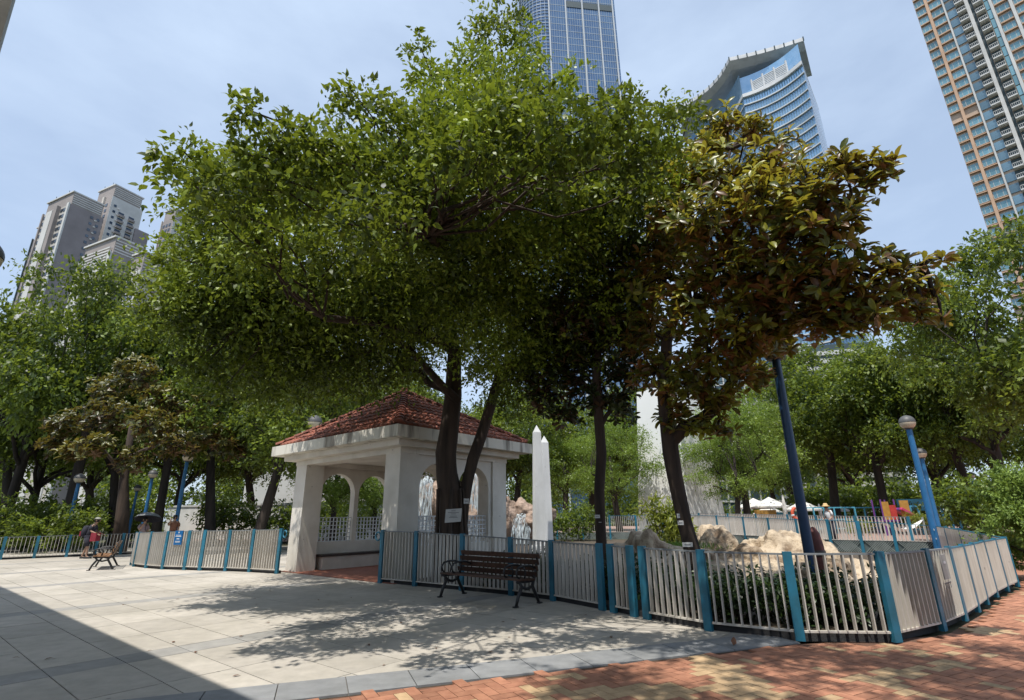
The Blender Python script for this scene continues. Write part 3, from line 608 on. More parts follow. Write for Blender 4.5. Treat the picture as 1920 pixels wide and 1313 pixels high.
# ------------------------------------------------------------------ jar, life ring, pool furniture
j = empty('red_jar', (5.15, 9.5, .04), 0, 'dark red standing jar right of the big blue lamp post', 'jar')
MB().lathe([(.09, 0), (.12, .05), (.128, .5), (.12, .95), (.09, 1.15), (.04, 1.24), (.0, 1.26)], n=16).local('body', M_terra, j, True)
MB().lathe([(.126, .78), (.136, .8), (.136, .86), (.126, .88)], n=16).local('band', M_dark, j, True)
p = at(1499, 963, 29.5); lr = MB(); lr.tube([(p.x + .33 * math.cos(t), 29.6, p.z + .33 * math.sin(t)) for t in [k * math.pi / 12 for k in range(25)]], .085, 8)
o = empty('life_ring', (p.x, 29.6, p.z), 0, 'orange life ring hanging on the pool fence by the lamp', 'life ring'); lr.build('ring', M_orange, o, smooth=True)
for a in (.3, 1.9, 3.4, 5.0): MB().tube([(p.x + .33 * math.cos(a + t), 29.6, p.z + .33 * math.sin(a + t)) for t in (-.12, 0, .12)], .09, 8).build('white_band', M_print, o, smooth=True)
MB().box(p.x + .02, p.x + .1, 29.68, 29.76, 0, p.z + .5).build('stand', M_poolblue, o)
def parasol(px, pyt, y, w, label, blue=False):
    t = at(px, pyt, y); o = empty('parasol', (t.x, y, 0), random.random(), label, 'parasol', 'white pool parasols'); n = 8; zt = t.z; rim = zt - w * .26
    mb = MB(); mb.add([(0, 0, zt)] + [(w / 2 * math.cos(2 * math.pi * k / n), w / 2 * math.sin(2 * math.pi * k / n), rim) for k in range(n)] + [(w / 2 * .99 * math.cos(2 * math.pi * k / n), w / 2 * .99 * math.sin(2 * math.pi * k / n), rim - .14) for k in range(n)],
            [(0, 1 + k, 1 + (k + 1) % n) for k in range(n)] + [(1 + k, 1 + n + k, 1 + n + (k + 1) % n, 1 + (k + 1) % n) for k in range(n)]); mb.local('canopy', M_canvas, o)
    MB().tube([(0, 0, 0), (0, 0, zt - .02)], .03, 6).local('pole', M_poolblue, o); MB().lathe([(.3, 0), (.3, .06), (.06, .1)], n=12).local('base', M_mesh, o)
    for k in range(n): MB().bar((0, 0, zt - .35), (w / 2 * .9 * math.cos(2 * math.pi * k / n), w / 2 * .9 * math.sin(2 * math.pi * k / n), rim + .03), .02, .02).local('rib', M_poolblue, o)
parasol(1412, 934, 50, 3.2, 'white parasol by the pool, left of the light green trunk'); parasol(1441, 932, 48, 3.1, 'white parasol by the pool with blue poles below')
parasol(1503, 938, 46, 2.9, 'white parasol by the pool behind the big blue post'); parasol(1440, 947, 52, 3.0, 'pale parasol low behind the blue poled one')
parasol(1566, 945, 52, 2.2, 'small pale parasol behind the person in the sun hat')
p = at(1467, 928, 46); o = empty('folded_parasol', (p.x, 46, 0), 0, 'tall folded white parasol between the open ones', 'parasol')
MB().lathe([(.05, .9), (.2, 1.1), (.16, 2.2), (.05, p.z)], n=10).local('cloth', M_canvas, o, True); MB().tube([(0, 0, 0), (0, 0, 1.2)], .03, 6).local('pole', M_mesh, o)
p = at(1535, 945, 46); o = empty('folded_parasol', (p.x, 46, 0), 0, 'slim folded parasol left of the sun hat', 'parasol'); MB().lathe([(.05, .9), (.16, 1.1), (.12, 2.0), (.04, p.z)], n=10).local('cloth', M_canvas, o, True); MB().tube([(0, 0, 0), (0, 0, 1.2)], .03, 6).local('pole', M_mesh, o)
for i, (px, y, w, lab) in enumerate([(1545, 44, 5.0, 'light blue rail fence behind the sun hat'), (1752, 40, 3.4, 'light blue rail screen at the far right of the pool'), (1640, 46, 5, 'light blue rail behind the play tower')]):
    q = at(px, 960, y); o = empty('pool_rail', (q.x, y, 0), 0, lab, 'railing')
    for z in (.4, 1.1, 2.0): MB().box(-w / 2, w / 2, -.04, .04, z - .05, z + .05).local('rail', M_poolblue, o)
    for k in range(7): x = -w / 2 + w * k / 6; MB().box(x - .045, x + .045, -.05, .05, 0, 2.05).local('post', M_poolblue, o)
q = at(1450, 960, 47); o = empty('play_wall', (q.x, 47, 0), 0, 'orange and green low play wall under the parasols', 'play wall'); MB().box(-1.6, .2, -.1, .1, 0, 1.9).local('panel', M_yellow, o); MB().box(.22, 2.2, -.1, .1, 0, 1.7).local('panel', M_poolblue, o)
# play tower with slide
q = at(1660, 965, 40); o = empty('play_tower', (q.x, 40, 0), 0, 'playground tower with orange panel and pink slide behind the pool fence', 'play structure'); o.scale = (.8, .8, .8)
for x in (-.6, .6):
    for y in (-.6, .6): MB().tube([(x, y, 0), (x, y, 3.1)], .07, 8).local('post', M_purple, o)
MB().box(-.7, .7, -.7, .7, 1.2, 1.3).local('platform', M_purple, o); MB().box(-.6, .0, -.72, -.66, 1.35, 2.9).local('panel', M_yellow, o); MB().box(.02, .6, -.72, -.66, 1.35, 2.6).local('panel', M_red, o); MB().box(1.1, 1.9, -.6, -.54, 1.6, 3.0).local('panel', M_yellow, o)
for k, mt in ((0, M_pink), (1, M_purple), (2, M_pink), (3, M_red)):
    y = -.7 + k * .38; MB().obox((2.6, y, 1.35), (1.55, 0, -.95), (0, .17, 0), (.05, 0, .08)).local('slide', mt, o)
q = at(1745, 950, 44); o = empty('play_tube', (q.x, 44, 0), 0, 'red and blue play column right of the blue lamps', 'play structure'); MB().lathe([(.3, 0), (.3, 2.6), (.15, 2.9), (0, 2.95)], n=12).local('column', M_orange, o, True); MB().lathe([(.32, 1.0), (.32, 1.3)], n=12).local('band', M_print, o, True); MB().box(-2.6, -.5, -.1, .1, 1.7, 2.6).local('blue_panel', M_poolblue, o)
# hammock
a = at(1648, 976, 27); b = at(1730, 974, 27); hm = MB(); K = 14
for k in range(K):
    for w0, w1 in ((-.35, 0), (0, .35)):
        def hp(t, w): p = a.lerp(b, t); g = math.sin(math.pi * t); return Vector((p.x, p.y + w * (.15 + .85 * g), p.z - .55 * g + abs(w) * .35 * g))
        hm.quad(hp(k / K, w0), hp((k + 1) / K, w0), hp((k + 1) / K, w1), hp(k / K, w1))
o = empty('hammock', tuple(a), 0, 'cream hammock slung behind the pool fence', 'hammock'); hm.build('cloth', M_canvas, o, smooth=True)
for q in (a, b): MB().tube([(q.x, q.y, 0), (q.x, q.y, q.z + .1)], .05, 6).build('stand_post', M_mesh, o)

# ------------------------------------------------------------------ people
def skin_body(name, verts, edges, radii, mt, parent):
    me = bpy.data.meshes.new(name); me.from_pydata(verts, edges, []); ob = bpy.data.objects.new(name, me); col.objects.link(ob)
    ob.modifiers.new('skin', 'SKIN'); ob.modifiers.new('sub', 'SUBSURF').levels = 1
    sk = me.skin_vertices[0].data
    for i, r in enumerate(radii): sk[i].radius = r if hasattr(r, '__len__') else (r, r); sk[i].use_root = (i == 0)
    dg = bpy.context.evaluated_depsgraph_get(); m2 = bpy.data.meshes.new_from_object(ob.evaluated_get(dg)); bpy.data.objects.remove(ob)
    m2.name = name; m2.materials.clear(); m2.materials.append(mt); m2.polygons.foreach_set('use_smooth', [True] * len(m2.polygons)); return inst(name, m2, parent)
M_skin = mat('skin', (.42, .26, .18), .6); M_hair = mat('hair_dark', (.02, .017, .015), .6); M_shirtd = mat('cloth_dark', (.035, .035, .05), .9); M_shorts = mat('cloth_navy', (.03, .03, .045), .9); M_bag = mat('bag_red', (.30, .03, .05), .8)
M_mauve = mat('cloth_mauve', (.30, .23, .24), .9); M_cream = mat('cloth_cream', (.55, .52, .46), .9); M_wshirt = mat('cloth_white', (.72, .72, .72), .9); M_hat = mat('hat_straw', (.60, .42, .20), .9); M_shoe = mat('shoe', (.05, .05, .05), .7)
def person(loc, rz, label, stride=.0, lean=0.0, arms=((.1, -.1), (.1, -.1)), top=M_shirtd, bottom=M_shorts, legs='short', sc=1.0):
    o = empty('person', loc, rz, label, 'person'); o.scale = (sc, sc, sc)
    V = [(0, 0, .92), (0, -lean * .3, 1.10), (0, -lean * .7, 1.30), (0, -lean, 1.42), (0, -lean * 1.15 - .01, 1.49), (0, -lean * 1.25 - .03, 1.57), (0, -lean * 1.25 - .015, 1.64)]
    Rr = [(.14, .10), (.125, .095), (.15, .10), (.05, .05), (.062, .07), (.078, .095), (.055, .065)]; Ed = [(i, i + 1) for i in range(6)]
    for sgn, st in ((-1, stride), (1, -stride)):
        b = len(V); V += [(sgn * .09, 0, .84), (sgn * .095, -st * .5 - .03, .48), (sgn * .095, -st + .02, .09), (sgn * .10, -st - .12, .035)]; Rr += [.085, .058, .042, .035]; Ed += [(0, b), (b, b + 1), (b + 1, b + 2), (b + 2, b + 3)]
    hands = []
    for sgn, (el, wr) in zip((-1, 1), arms):
        b = len(V); sh = (sgn * .17, -lean * .8, 1.36); e = (sgn * .21, -lean * .8 + el[0], el[1]); w = (sgn * .19, -lean * .8 + wr[0], wr[1]); d = Vector(w) - Vector(e); d.normalize(); h = Vector(w) + d * .08
        V += [sh, e, w, tuple(h)]; Rr += [.055, .042, .03, (.035, .02)]; Ed += [(2, b), (b, b + 1), (b + 1, b + 2), (b + 2, b + 3)]; hands.append((h, d))
    body = skin_body('body', V, Ed, Rr, M_skin, o)
    for h, d in hands:
        mb = MB(); x = d.cross(Vector((0, 1, .2))).normalized()
        for k in range(4): a = h + x * (k - 1.5) * .018; mb.tube([a, a + d * (.045 + .008 * (1 - abs(k - 1.5))), a + d * .075 + Vector((0, -.012, -.01))], [.009, .008, .006], 5)
        mb.tube([h - d * .05 + x * .03, h - d * .01 + x * .055], [.01, .007], 5); mb.local('hand_fingers', M_skin, body)
    t = MB(); t.tube([(0, 0, .86), (0, -lean * .3, 1.08), (0, -lean * .7, 1.30), (0, -lean * .9, 1.405)], [.158, .148, .172, .075], 12)
    for sgn, (el, wr) in zip((-1, 1), arms): t.tube([(sgn * .12, -lean * .8, 1.36), (sgn * .2, -lean * .8 + el[0] * .4, 1.36 + (el[1] - 1.36) * .45), (sgn * .205, -lean * .8 + el[0] * .75, 1.36 + (el[1] - 1.36) * .8)], [.075, .068, .062], 9)
    for i, p in enumerate(t.v): t.v[i] = (p[0], p[1] * .82 if abs(p[1]) < .2 else p[1], p[2])
    t.local('shirt', top, o, True)
    b = MB(); zl = {'short': .5, 'long': .1, 'skirt': .45}[legs]
    if legs == 'skirt': b.tube([(0, 0, .93), (0, 0, .75), (0, 0, .45)], [.155, .2, .25], 12)
    else:
        b.tube([(0, 0, .95), (0, 0, .82)], [.158, .165], 12)
        for sgn, st in ((-1, stride), (1, -stride)):
            f = (.84 - zl) / .75; b.tube([(sgn * .085, 0, .86), (sgn * .095, -st * f * .6, (.84 + zl) / 2), (sgn * .095, -st * f, zl)], [.105, .1, .092], 10)
    b.local('trousers' if legs != 'skirt' else 'skirt', bottom, o, True)
    hc = Vector((0, -lean * 1.25 - .02, 1.575))
    hr = MB().lathe([(.0, .115), (.05, .108), (.085, .075), (.1, .02), (.096, -.04), (.08, -.08)], (hc.x, hc.y + .022, hc.z), 14); hr.local('hair', M_hair, o, True)
    f = MB(); f.obox(hc + Vector((0, -.108, -.015)), (.012, 0, 0), (0, .016, 0), (0, 0, .02)); f.local('nose', M_skin, body)
    for sgn in (-1, 1): MB().obox(hc + Vector((sgn * .032, -.094, .012)), (.012, 0, 0), (0, .004, 0), (0, 0, .006)).local('eye', M_hair, body); MB().obox(hc + Vector((sgn * .09, .0, -.01)), (.01, 0, 0), (0, .02, 0), (0, 0, .032)).local('ear', M_skin, body)
    MB().obox(hc + Vector((0, -.092, -.055)), (.024, 0, 0), (0, .005, 0), (0, 0, .006)).local('mouth', mat('lips', (.3, .1, .09), .5) if 'lips' not in MATS else MATS['lips'], body)
    for sgn, st in ((-1, stride), (1, -stride)): MB().obox((sgn * .10, -st - .06, .04), (.05, 0, 0), (0, .13, 0), (0, 0, .04)).local('shoe', M_shoe, o)
    return o, hc
man, hc = person((-18.55, 24.05, 0), R(98), 'man in dark shirt and shorts carrying a backpack and a red bag at left', stride=.14, lean=.16, arms=(((-.02, 1.12), (-.25, 1.02)), ((-.02, 1.12), (-.25, 1.02))))
MB().lathe([(0, .118), (.06, .112), (.105, .08), (.112, .05), (.15, .045), (.155, .035), (.1, .03)], (hc.x, hc.y + .01, hc.z + .01), 14).local('cap', mat('cap_grey', (.30, .30, .25), .8), man, True)
bp = empty('backpack', (-18.72, 24.02, .9), R(98), 'dark backpack on the back of the man at left', 'bag'); MB().tube([(0, .04, -.02), (0, .03, .02), (0, .02, .22), (0, -.03, .4), (0, -.05, .45)], [.06, .125, .14, .12, .05], 12).local('body', M_shirtd, bp, True); MB().obox((0, .15, .12), (.08, 0, 0), (0, .025, 0), (0, 0, .1)).local('pocket', M_bag, bp)
rb = empty('red_bag', (-18.22, 24.0, .72), R(98), 'red bag held in front by the man at left', 'bag'); MB().obox((0, 0, .16), (.16, 0, 0), (0, .11, 0), (0, 0, .17)).local('body', M_bag, rb); MB().tube([(-.09, 0, .33), (-.07, 0, .44), (.07, 0, .44), (.09, 0, .33)], .012, 6).local('handle', M_shirtd, rb)
uw, hc = person((-17.15, 25.4, 0), R(60), 'person in mauve top and cream skirt under a dark umbrella at left', stride=.08, lean=.03, arms=(((-.08, 1.15), (-.22, 1.26)), ((.0, 1.08), (-.08, .86))), top=M_mauve, bottom=M_cream, legs='skirt')
um = empty('umbrella', (-16.98, 25.3, 1.25), 0, 'black umbrella with silvery top held over the person in mauve', 'umbrella'); n = 8
um.rotation_euler = (R(-16), R(-6), 0)
prof = [(.02, .66), (.25, .62), (.43, .53), (.56, .38)]
MB().lathe(prof, n=16).local('canopy', mat('umbrella_silver', (.32, .33, .35), .45, metal=.3), um, True); MB().lathe([(r * .985, z - .012) for r, z in prof], n=16).local('lining', M_shirtd, um, True)
MB().tube([(0, 0, -.1), (0, 0, .7)], .01, 6).local('shaft', M_iron, um); MB().tube([(0, 0, -.1), (.02, 0, -.15), (.05, 0, -.13)], .014, 6).local('handle', M_iron, um)
for k in range(8): a = k * math.pi / 4; MB().bar((0, 0, .58), (.53 * math.cos(a), .53 * math.sin(a), .375), .008, .008).local('rib', M_iron, um)
p = at(326, 985, 26); person((p.x, 26, .1), R(40), 'person in brown behind the left white fence, only the head showing', arms=(((-.1, 1.2), (-.2, 1.4)), ((0, 1.1), (-.1, .9))), top=mat('cloth_brown', (.22, .1, .06), .9))
p = at(1553, 950, 25.6); sh_, hc = person((p.x, 25.6, .28), R(-80), 'person in white shirt and straw sun hat behind the pool fence', lean=.1, arms=(((.02, 1.1), (-.16, .98)), ((.02, 1.1), (-.16, .98))), top=M_wshirt, bottom=M_shorts, legs='long')
MB().lathe([(0, .12), (.07, .115), (.1, .06), (.108, .02), (.19, -.02), (.185, -.03), (.1, .0)], (hc.x, hc.y, hc.z + .02), 16).local('sun_hat', M_hat, sh_, True)

# ------------------------------------------------------------------ towers
def frame_of(rz): return math.cos(rz), math.sin(rz)
# orange residential tower at right
GT = glassmat('tower_teal_glass', (.28, .48, .50), c2=(.10, .22, .27)); M_sand = mat('tower_sand', (.56, .44, .34), .85, scale=.2); M_org = mat('tower_orange', (.60, .40, .27), .8, scale=.3); M_twhite = mat('tower_white', (.62, .62, .60), .8, scale=.2); M_tdark = mat('tower_dark', (.06, .09, .10), .6); GB = glassmat('tower_blue_glass', (.18, .30, .37))
t3 = empty('apartment_tower', (113.7, 109.8, 0), math.atan2(-.77, .64), 'tall orange and teal apartment tower cut by the right edge', 'building')
MB().box(0, 34, .3, 22, 0, 165).local('wall', M_sand, t3)
FL = 3.0; k0, k1 = 15, 53
def win_mesh(w, h, nm):
    fm = MB(); b = .07
    for (x0, x1, z0, z1) in [(0, w, 0, b), (0, w, h - b, h), (0, b, b, h - b), (w - b, w, b, h - b), (w * .28 - b / 2, w * .28 + b / 2, b, h - b), (w * .72 - b / 2, w * .72 + b / 2, b, h - b)]: fm.box(x0, x1, -.06, .06, z0, z1)
    return fm.mesh(nm, M_twhite), MB().box(.04, w - .04, -.015, .03, .04, h - .04).mesh('pane', GT)
wc = {}
for (x0, x1) in [(.1, 2.15), (2.85, 5.35), (14.1, 16.5), (17.3, 19.5), (20.3, 22.6), (23.2, 25.6)]:
    w = x1 - x0
    if round(w, 2) not in wc: wc[round(w, 2)] = win_mesh(w, 1.85, 'window')
    fm, pm = wc[round(w, 2)]
    for k in range(k0, k1):
        if k == 32: continue
        wo_ = inst('window', fm, t3, (x0, .2, k * FL + .75)); inst('pane', pm, wo_)
    for k in range(k0, k1): MB().box(x0 - .02, x1 + .02, -.28, .299, k * FL + .12, k * FL + .34).local('ledge', M_org, t3)
ml = {}
for (x0, x1, m_) in [(2.2, 2.8, M_org), (5.4, 5.75, M_twhite), (9.4, 10.1, M_twhite), (13.45, 14.0, M_twhite), (16.6, 17.2, M_twhite), (19.6, 20.2, M_twhite), (22.7, 23.1, M_twhite)]: MB().box(x0, x1, -.45, .298, 0, 166).local('pilaster', m_, t3)
MB().box(10.15, 10.65, .2, .297, 0, 166).local('shaded_gap', M_tdark, t3)  # flat dark strip, the gap's shade is put into its colour
gp = MB().box(0, 1.75, -.1, .1, 0, 2.2).mesh('glass_panel', GB); gp2 = MB().box(0, .75, -.1, .1, 0, 2.7).mesh('glass_panel', GT)
bal = MB(); bal.box(0, 1.75, -1.3, .28, 0, .22).box(0, 1.75, -1.3, -1.22, .22, .32).box(0, 1.75, -1.3, -1.22, 1.15, 1.25).box(0, .08, -1.3, .28, 1.15, 1.25)
for q in range(6): bal.box(q * .33, q * .33 + .05, -1.29, -1.23, .32, 1.15)
bal = bal.mesh('balcony', M_twhite); brc = MB().box(0, 1.75, .15, .25, 0, 2.5).mesh('balcony_door', M_tdark)
for k in range(k0, k1):
    inst('glass_panel', gp, t3, (5.8, .15, k * FL + .6)); inst('glass_panel', gp2, t3, (12.65, .15, k * FL + .2))
    for x in (7.6, 10.75): b_ = inst('balcony', bal, t3, (x, 0, k * FL)); inst('door', brc, b_, (0, 0, .3))
# blue glass tower in the middle
GM = glassmat('tower_glass_blue', (.17, .29, .46), rough=.12, c2=(.11, .20, .36), scale=.05, metal=.5); M_mul = mat('mullion', (.36, .43, .50), .45, scale=.2)
t1 = empty('glass_tower', (20.3, 196.5, 0), math.atan2(.122, .9925), 'very tall blue glass tower with rounded corner behind the big tree', 'building')
arc = [(-13 * math.sin(t), 13 - 13 * math.cos(t)) for t in [k * math.pi / 20 for k in range(11)]]
plan = [(34.5, 0), (34.5, 30), (-13, 30)] + arc[::-1]
MB().prism(plan, 0, 300).local('glass_skin', GM, t1)
tr = MB(); FH = 4.2
for k in range(8, 71):
    z = k * FH; tr.box(.3, 34.4, -.09, 0, z - .15, z + .15)
for k in range(1, 29): tr.box(34.5 * k / 29 - .065, 34.5 * k / 29 + .065, -.12, -.001, 30, 298)
tag(tr.local('mullion_grid', M_mul, t1), kind='stuff')
rr = MB()
for k in range(16, 142):
    z = k * FH / 2; w = .10 if k % 2 else .26
    for i in range(10):
        a, b = arc[i], arc[i + 1]; rr.bar((a[0], a[1], z), (b[0], b[1], z), .5, w)
for i in range(11): rr.box(arc[i][0] - .12, arc[i][0] + .12, arc[i][1] - .18, arc[i][1] + .1, 30, 298)
tag(rr.local('corner_hoops', M_mul, t1), kind='stuff')
for x in (.0, 8.6, 17.2, 25.9, 33.2): MB().box(x - .35, x + .35, -.5, -.13, 0, 300).local('pilaster', mat('pilaster_pale', (.55, .58, .60), .5) if 'pilaster_pale' not in MATS else MATS['pilaster_pale'], t1)
for (x0, x1) in [(9.2, 16.6), (17.8, 25.3), (26.4, 32.7)]: MB().box(x0, x1, -.3, -.13, 247, 251).local('plant_louvre', M_tdark, t1)
MB().box(18, 33, -.3, -.125, 172, 178).local('plant_louvre', M_tdark, t1)
# curved hotel
GH = glassmat('hotel_glass', (.30, .45, .60), rough=.1, c2=(.20, .36, .52), scale=.3, metal=.45); M_band = mat('hotel_band', (.66, .67, .67), .6, scale=.3)
def pol(a, r): return Vector((r * math.sin(R(a)), r * math.cos(R(a)), 0))
t2 = empty('curved_hotel', tuple(pol(30, 185)), 0, 'blue glass hotel with concave banded front and sweeping white roof canopy', 'building')
A0, A1, AL = pol(29.15, 177), pol(35.65, 172), pol(22.5, 205)
def conc(a, b, sag, n):
    d = b - a; nn = Vector((-d.y, d.x, 0)).normalized()
    if nn.dot(a) < 0: nn = -nn
    return [a.lerp(b, k / n) + nn * sag * 4 * (k / n) * (1 - k / n) for k in range(n + 1)]
front = conc(A0, A1, 2.2, 12); left = conc(AL, A0, 2.5, 8)
def ring_poly(o_): # offset outward toward camera
    return [p - p.normalized() * o_ for p in left[:-1]] + [p - p.normalized() * o_ for p in front] + [pol(36.2, 200), pol(24, 228)]
ZT = 151
for k in range(9, 42):
    z = k * 3.6
    if z + 3.6 > ZT: break
    MB().prism(ring_poly(0), z + .5, z + 3.59).build('glass_band', GH, t2); MB().prism(ring_poly(.55), z + .12, z + .5).build('floor_band', M_band, t2)
    mu = MB()
    for seg in (front, left):
        for i in range(len(seg) - 1):
            for q in range(2):
                p = seg[i].lerp(seg[i + 1], q / 2); p = p - p.normalized() * .08; mu.box(p.x - .09, p.x + .09, p.y - .09, p.y + .09, z + .5, z + 3.59)
    tag(mu.build('mullion_row', mat('hotel_mullion', (.22, .36, .48), .4) if 'hotel_mullion' not in MATS else MATS['hotel_mullion'], t2), kind='stuff')
ZT = z
MB().prism(ring_poly(.9), ZT, ZT + 1.4).build('parapet', M_band, t2)
MB().prism([p + p.normalized() * 2.5 for p in left] + [p + p.normalized() * 4.5 for p in front] + [pol(35.9, 204), pol(24, 230)], ZT + 1.4, 161.0).build('penthouse', GH, t2)
lv = MB()
a, b = front[2] * 1.012, front[9] * 1.012
for k in range(9): lv.bar(a + Vector((0, 0, ZT + 2 + k * .7)), b + Vector((0, 0, ZT + 2 + k * .7)), .4, .3)
for t in (0, .33, .66, 1): q = a.lerp(b, t) - a.normalized() * .3; lv.bar(q + Vector((0, 0, ZT + 1.4)), q + Vector((0, 0, ZT + 8.6)), .5, .5, (1, 0, 0))
tag(lv.build('louvre_screen', M_band, t2), kind='stuff')
C0, C1, CL = pol(28.4, 176), pol(36.3, 181.5), pol(21.9, 193)
rc = conc(CL, C0, 3.5, 10)[:-1] + conc(C0, C1, .6, 8); zc = C0.length * math.tan(R(43.3)) + 1.5
inn = [p + p.normalized() * 4.0 for p in rc]; mb = MB(); N_ = len(rc)
vs_ = [(p.x, p.y, zc) for p in rc] + [(p.x, p.y, zc - 1.6) for p in rc] + [(p.x, p.y, zc - 2.6) for p in inn] + [(p.x * 1.12, p.y * 1.12, zc) for p in rc]
fs = []
for k in range(N_ - 1): fs += [(k, k + 1, N_ + k + 1, N_ + k), (N_ + k, N_ + k + 1, 2 * N_ + k + 1, 2 * N_ + k), (k + 1, k, 3 * N_ + k, 3 * N_ + k + 1), (2 * N_ + k, 2 * N_ + k + 1, 3 * N_ + k + 1, 3 * N_ + k)]
mb.add(vs_, fs); mb.build('roof_canopy', M_band, t2)
for k in range(N_):
    p = rc[k] - rc[k].normalized() * .1; MB().bar((p.x, p.y, zc - 1.7), (p.x, p.y, zc + .15), .3, .3, (1, 0, 0)).build('canopy_rib', M_tdark, t2)
# grey-brown apartment blocks at left
M_ab = mat('block_brown', (.36, .32, .30), .85, scale=.1); M_ac = mat('block_beige', (.55, .51, .455), .85, scale=.1); M_al = mat('block_pale', (.68, .67, .64), .85, scale=.1); GA = glassmat('block_glass', (.10, .13, .17)); M_av = mat('block_shaded_mauve', (.31, .275, .275), .85, scale=.1)  # mauve holds the shade of right-hand walls in its colour
wsm = MB().box(-.8, .8, -.12, .05, 0, 1.5).mesh('window', GA); ssm = MB().box(-.55, .55, -.12, .05, 0, 1.2).mesh('window', GA); acm = MB().box(-.4, .4, -.35, .0, 0, .6).mesh('air_conditioner', M_al)
def block(name, az, dist, elev, Lx, Ly, label, front, side, zmin, cols, scols, style):
    c = pol(az, dist); H_ = dist * math.tan(R(elev)) + 1.5; o = empty(name, (c.x, c.y, 0), R(-25), label, 'building')
    MB().box(-Lx, 0, 0, Ly, 0, H_ - 6).local('wall', front, o); MB().box(.001, .25, .1, Ly - .1, 0, H_ - 6).local('side_wall', side, o)
    MB().box(-Lx * .96, .2, .3, Ly * .9, H_ - 5.99, H_).local('crown_storey', M_ab, o); MB().box(-Lx, .35, -.2, Ly * .95, H_ + .002, H_ + .6).local('roof_slab', M_al, o)
    for q in range(5): MB().box(.201, .32, .5, Ly * .88, H_ - 5.2 + q * 1.0, H_ - 4.8 + q * 1.0).local('louvre', M_al, o)
    for (x0, x1, m_, pr) in style: MB().box(x0, x1, -pr, -.001, 0, H_ - 5.5).local('fin_wall', m_, o)
    k = int(zmin / 3.05)
    while k * 3.05 < H_ - 9:
        for x in cols: inst('window', wsm, o, (x, -.05, k * 3.05 + .9))
        for y in scols: inst('window', ssm, o, (.25 + .04, y, k * 3.05 + .9), (0, 0, R(90)))
        if scols:
            inst('air_conditioner', acm, o, (.26, scols[0] + 1.6, k * 3.05 + .3), (0, 0, R(90)))
        k += 1
    for x in (-Lx * .3, -Lx * .8): MB().tube([(x, 1, H_ + .6), (x, 1, H_ + 3.2)], .1, 5).local('aerial', M_tdark, o)
    return o
block('apartment_block', -44.42, 270, 26.75, 21, 13, 'grey-brown apartment block, leftmost of the towers, with beige fins', M_ac, M_av, 80, [-19, -15.2, -11.5, -5.6, -3.6], [8.5, 11], [(-21.2, -20.2, M_ab, .5), (-18, -13.4, M_al, .35), (-9.5, -7.0, M_ab, 1.4), (-1.2, .3, M_al, .6)])
b2 = block('apartment_block', -41.68, 285, 28.36, 14, 14, 'tallest of the left apartment blocks with balconied side and louvred crown', M_ab, M_al, 100, [-11, -8, -3], [2.0], [(-14.2, -13.5, M_al, .4), (-6.5, -5, M_ac, .8)])
MB().box(.25, 1.2, 12.2, 18.5, 0, 138).local('rear_wing', M_av, b2)
bm2 = MB().box(0, 1.0, -1.4, 1.4, 0, .25).box(.9, 1.0, -1.4, 1.4, .25, 1.1).mesh('balcony', M_ab); dm2 = MB().box(0, .12, -1.2, 1.2, 0, 2.2).mesh('balcony_door', GA)
for k in range(33, 47):
    for y in (5.2, 9.8): b_ = inst('balcony', bm2, b2, (.26, y, k * 3.05)); inst('balcony_door', dm2, b_, (-.0, 0, .3))
b3 = block('apartment_block', -40.7, 200, 24.1, 18, 10, 'lower pale block with slatted crown in front of the tallest tower', M_ac, M_ab, 60, [-15.2, -11, -3], [], [(-18.2, -17.2, M_al, .6), (-16.8, -13.4, M_al, .3), (-10, -4.4, M_al, .35), (-1, .4, M_al, .6)])
for q in range(5): MB().box(-17, -.8, -.5, -.02, 82.5 + q * 1.1, 83 + q * 1.1).local('slat', M_al, b3)
block('apartment_block', -38.3, 190, 23.4, 6.2, 8, 'white slab block right of the low slatted one', M_al, M_ac, 60, [-4.8, -1.8], [], [(-2.9, -2.4, M_ac, .2)])
block('apartment_block', -36.6, 300, 27.9, 9, 13, 'apartment tower half hidden by leaves, right of the left group', M_ab, M_al, 100, [-7, -4.5, -2], [2, 5, 8, 11], [(-9.2, -8.6, M_ac, .5)])
block('apartment_block', -45.5, 300, 23.6, 9, 10, 'narrow dark block edge at the far left of the tower group', M_av, M_ab, 80, [-7, -4, -2], [], [(-9.2, -8.6, M_tdark, .5)])
# white banded block low at right, glass block beside it
p = at(1488, 648, 95); o = empty('banded_block', (p.x, 95, 0), R(-12), 'low white banded office block glimpsed under the brown-leaved branches', 'building')
MB().box(-2, 14, 0, 16, 0, p.z - .3).local('wall', M_tdark, o); MB().box(-.6, 1.6, -.5, -.05, 0, p.z + .2).local('corner_pier', M_twhite, o)
for k in range(int(p.z / 1.5)): MB().box(1.7, 14, -.35, -.03, k * 1.5, k * 1.5 + .8).local('band', M_twhite, o); MB().box(-2.3, -2.03, .2, 15, k * 1.5, k * 1.5 + .8).local('band', M_twhite, o)
p = at(1400, 690, 120); o = empty('glass_block', (p.x, 120, 0), R(5), 'low glass office block with pale grid behind the bright trees', 'building'); MB().box(-14, 14, 0, 14, 0, p.z).local('glass_skin', glassmat('office_glass', (.14, .22, .24)), o)
for k in range(9): MB().box(-14, 14, -.2, -.02, k * p.z / 8 - .2, k * p.z / 8 + .2).local('transom', M_twhite, o)
for k in range(12): MB().box(-14 + k * 2.5, -13.7 + k * 2.5, -.2, -.021, 0, p.z).local('mullion', M_twhite, o)
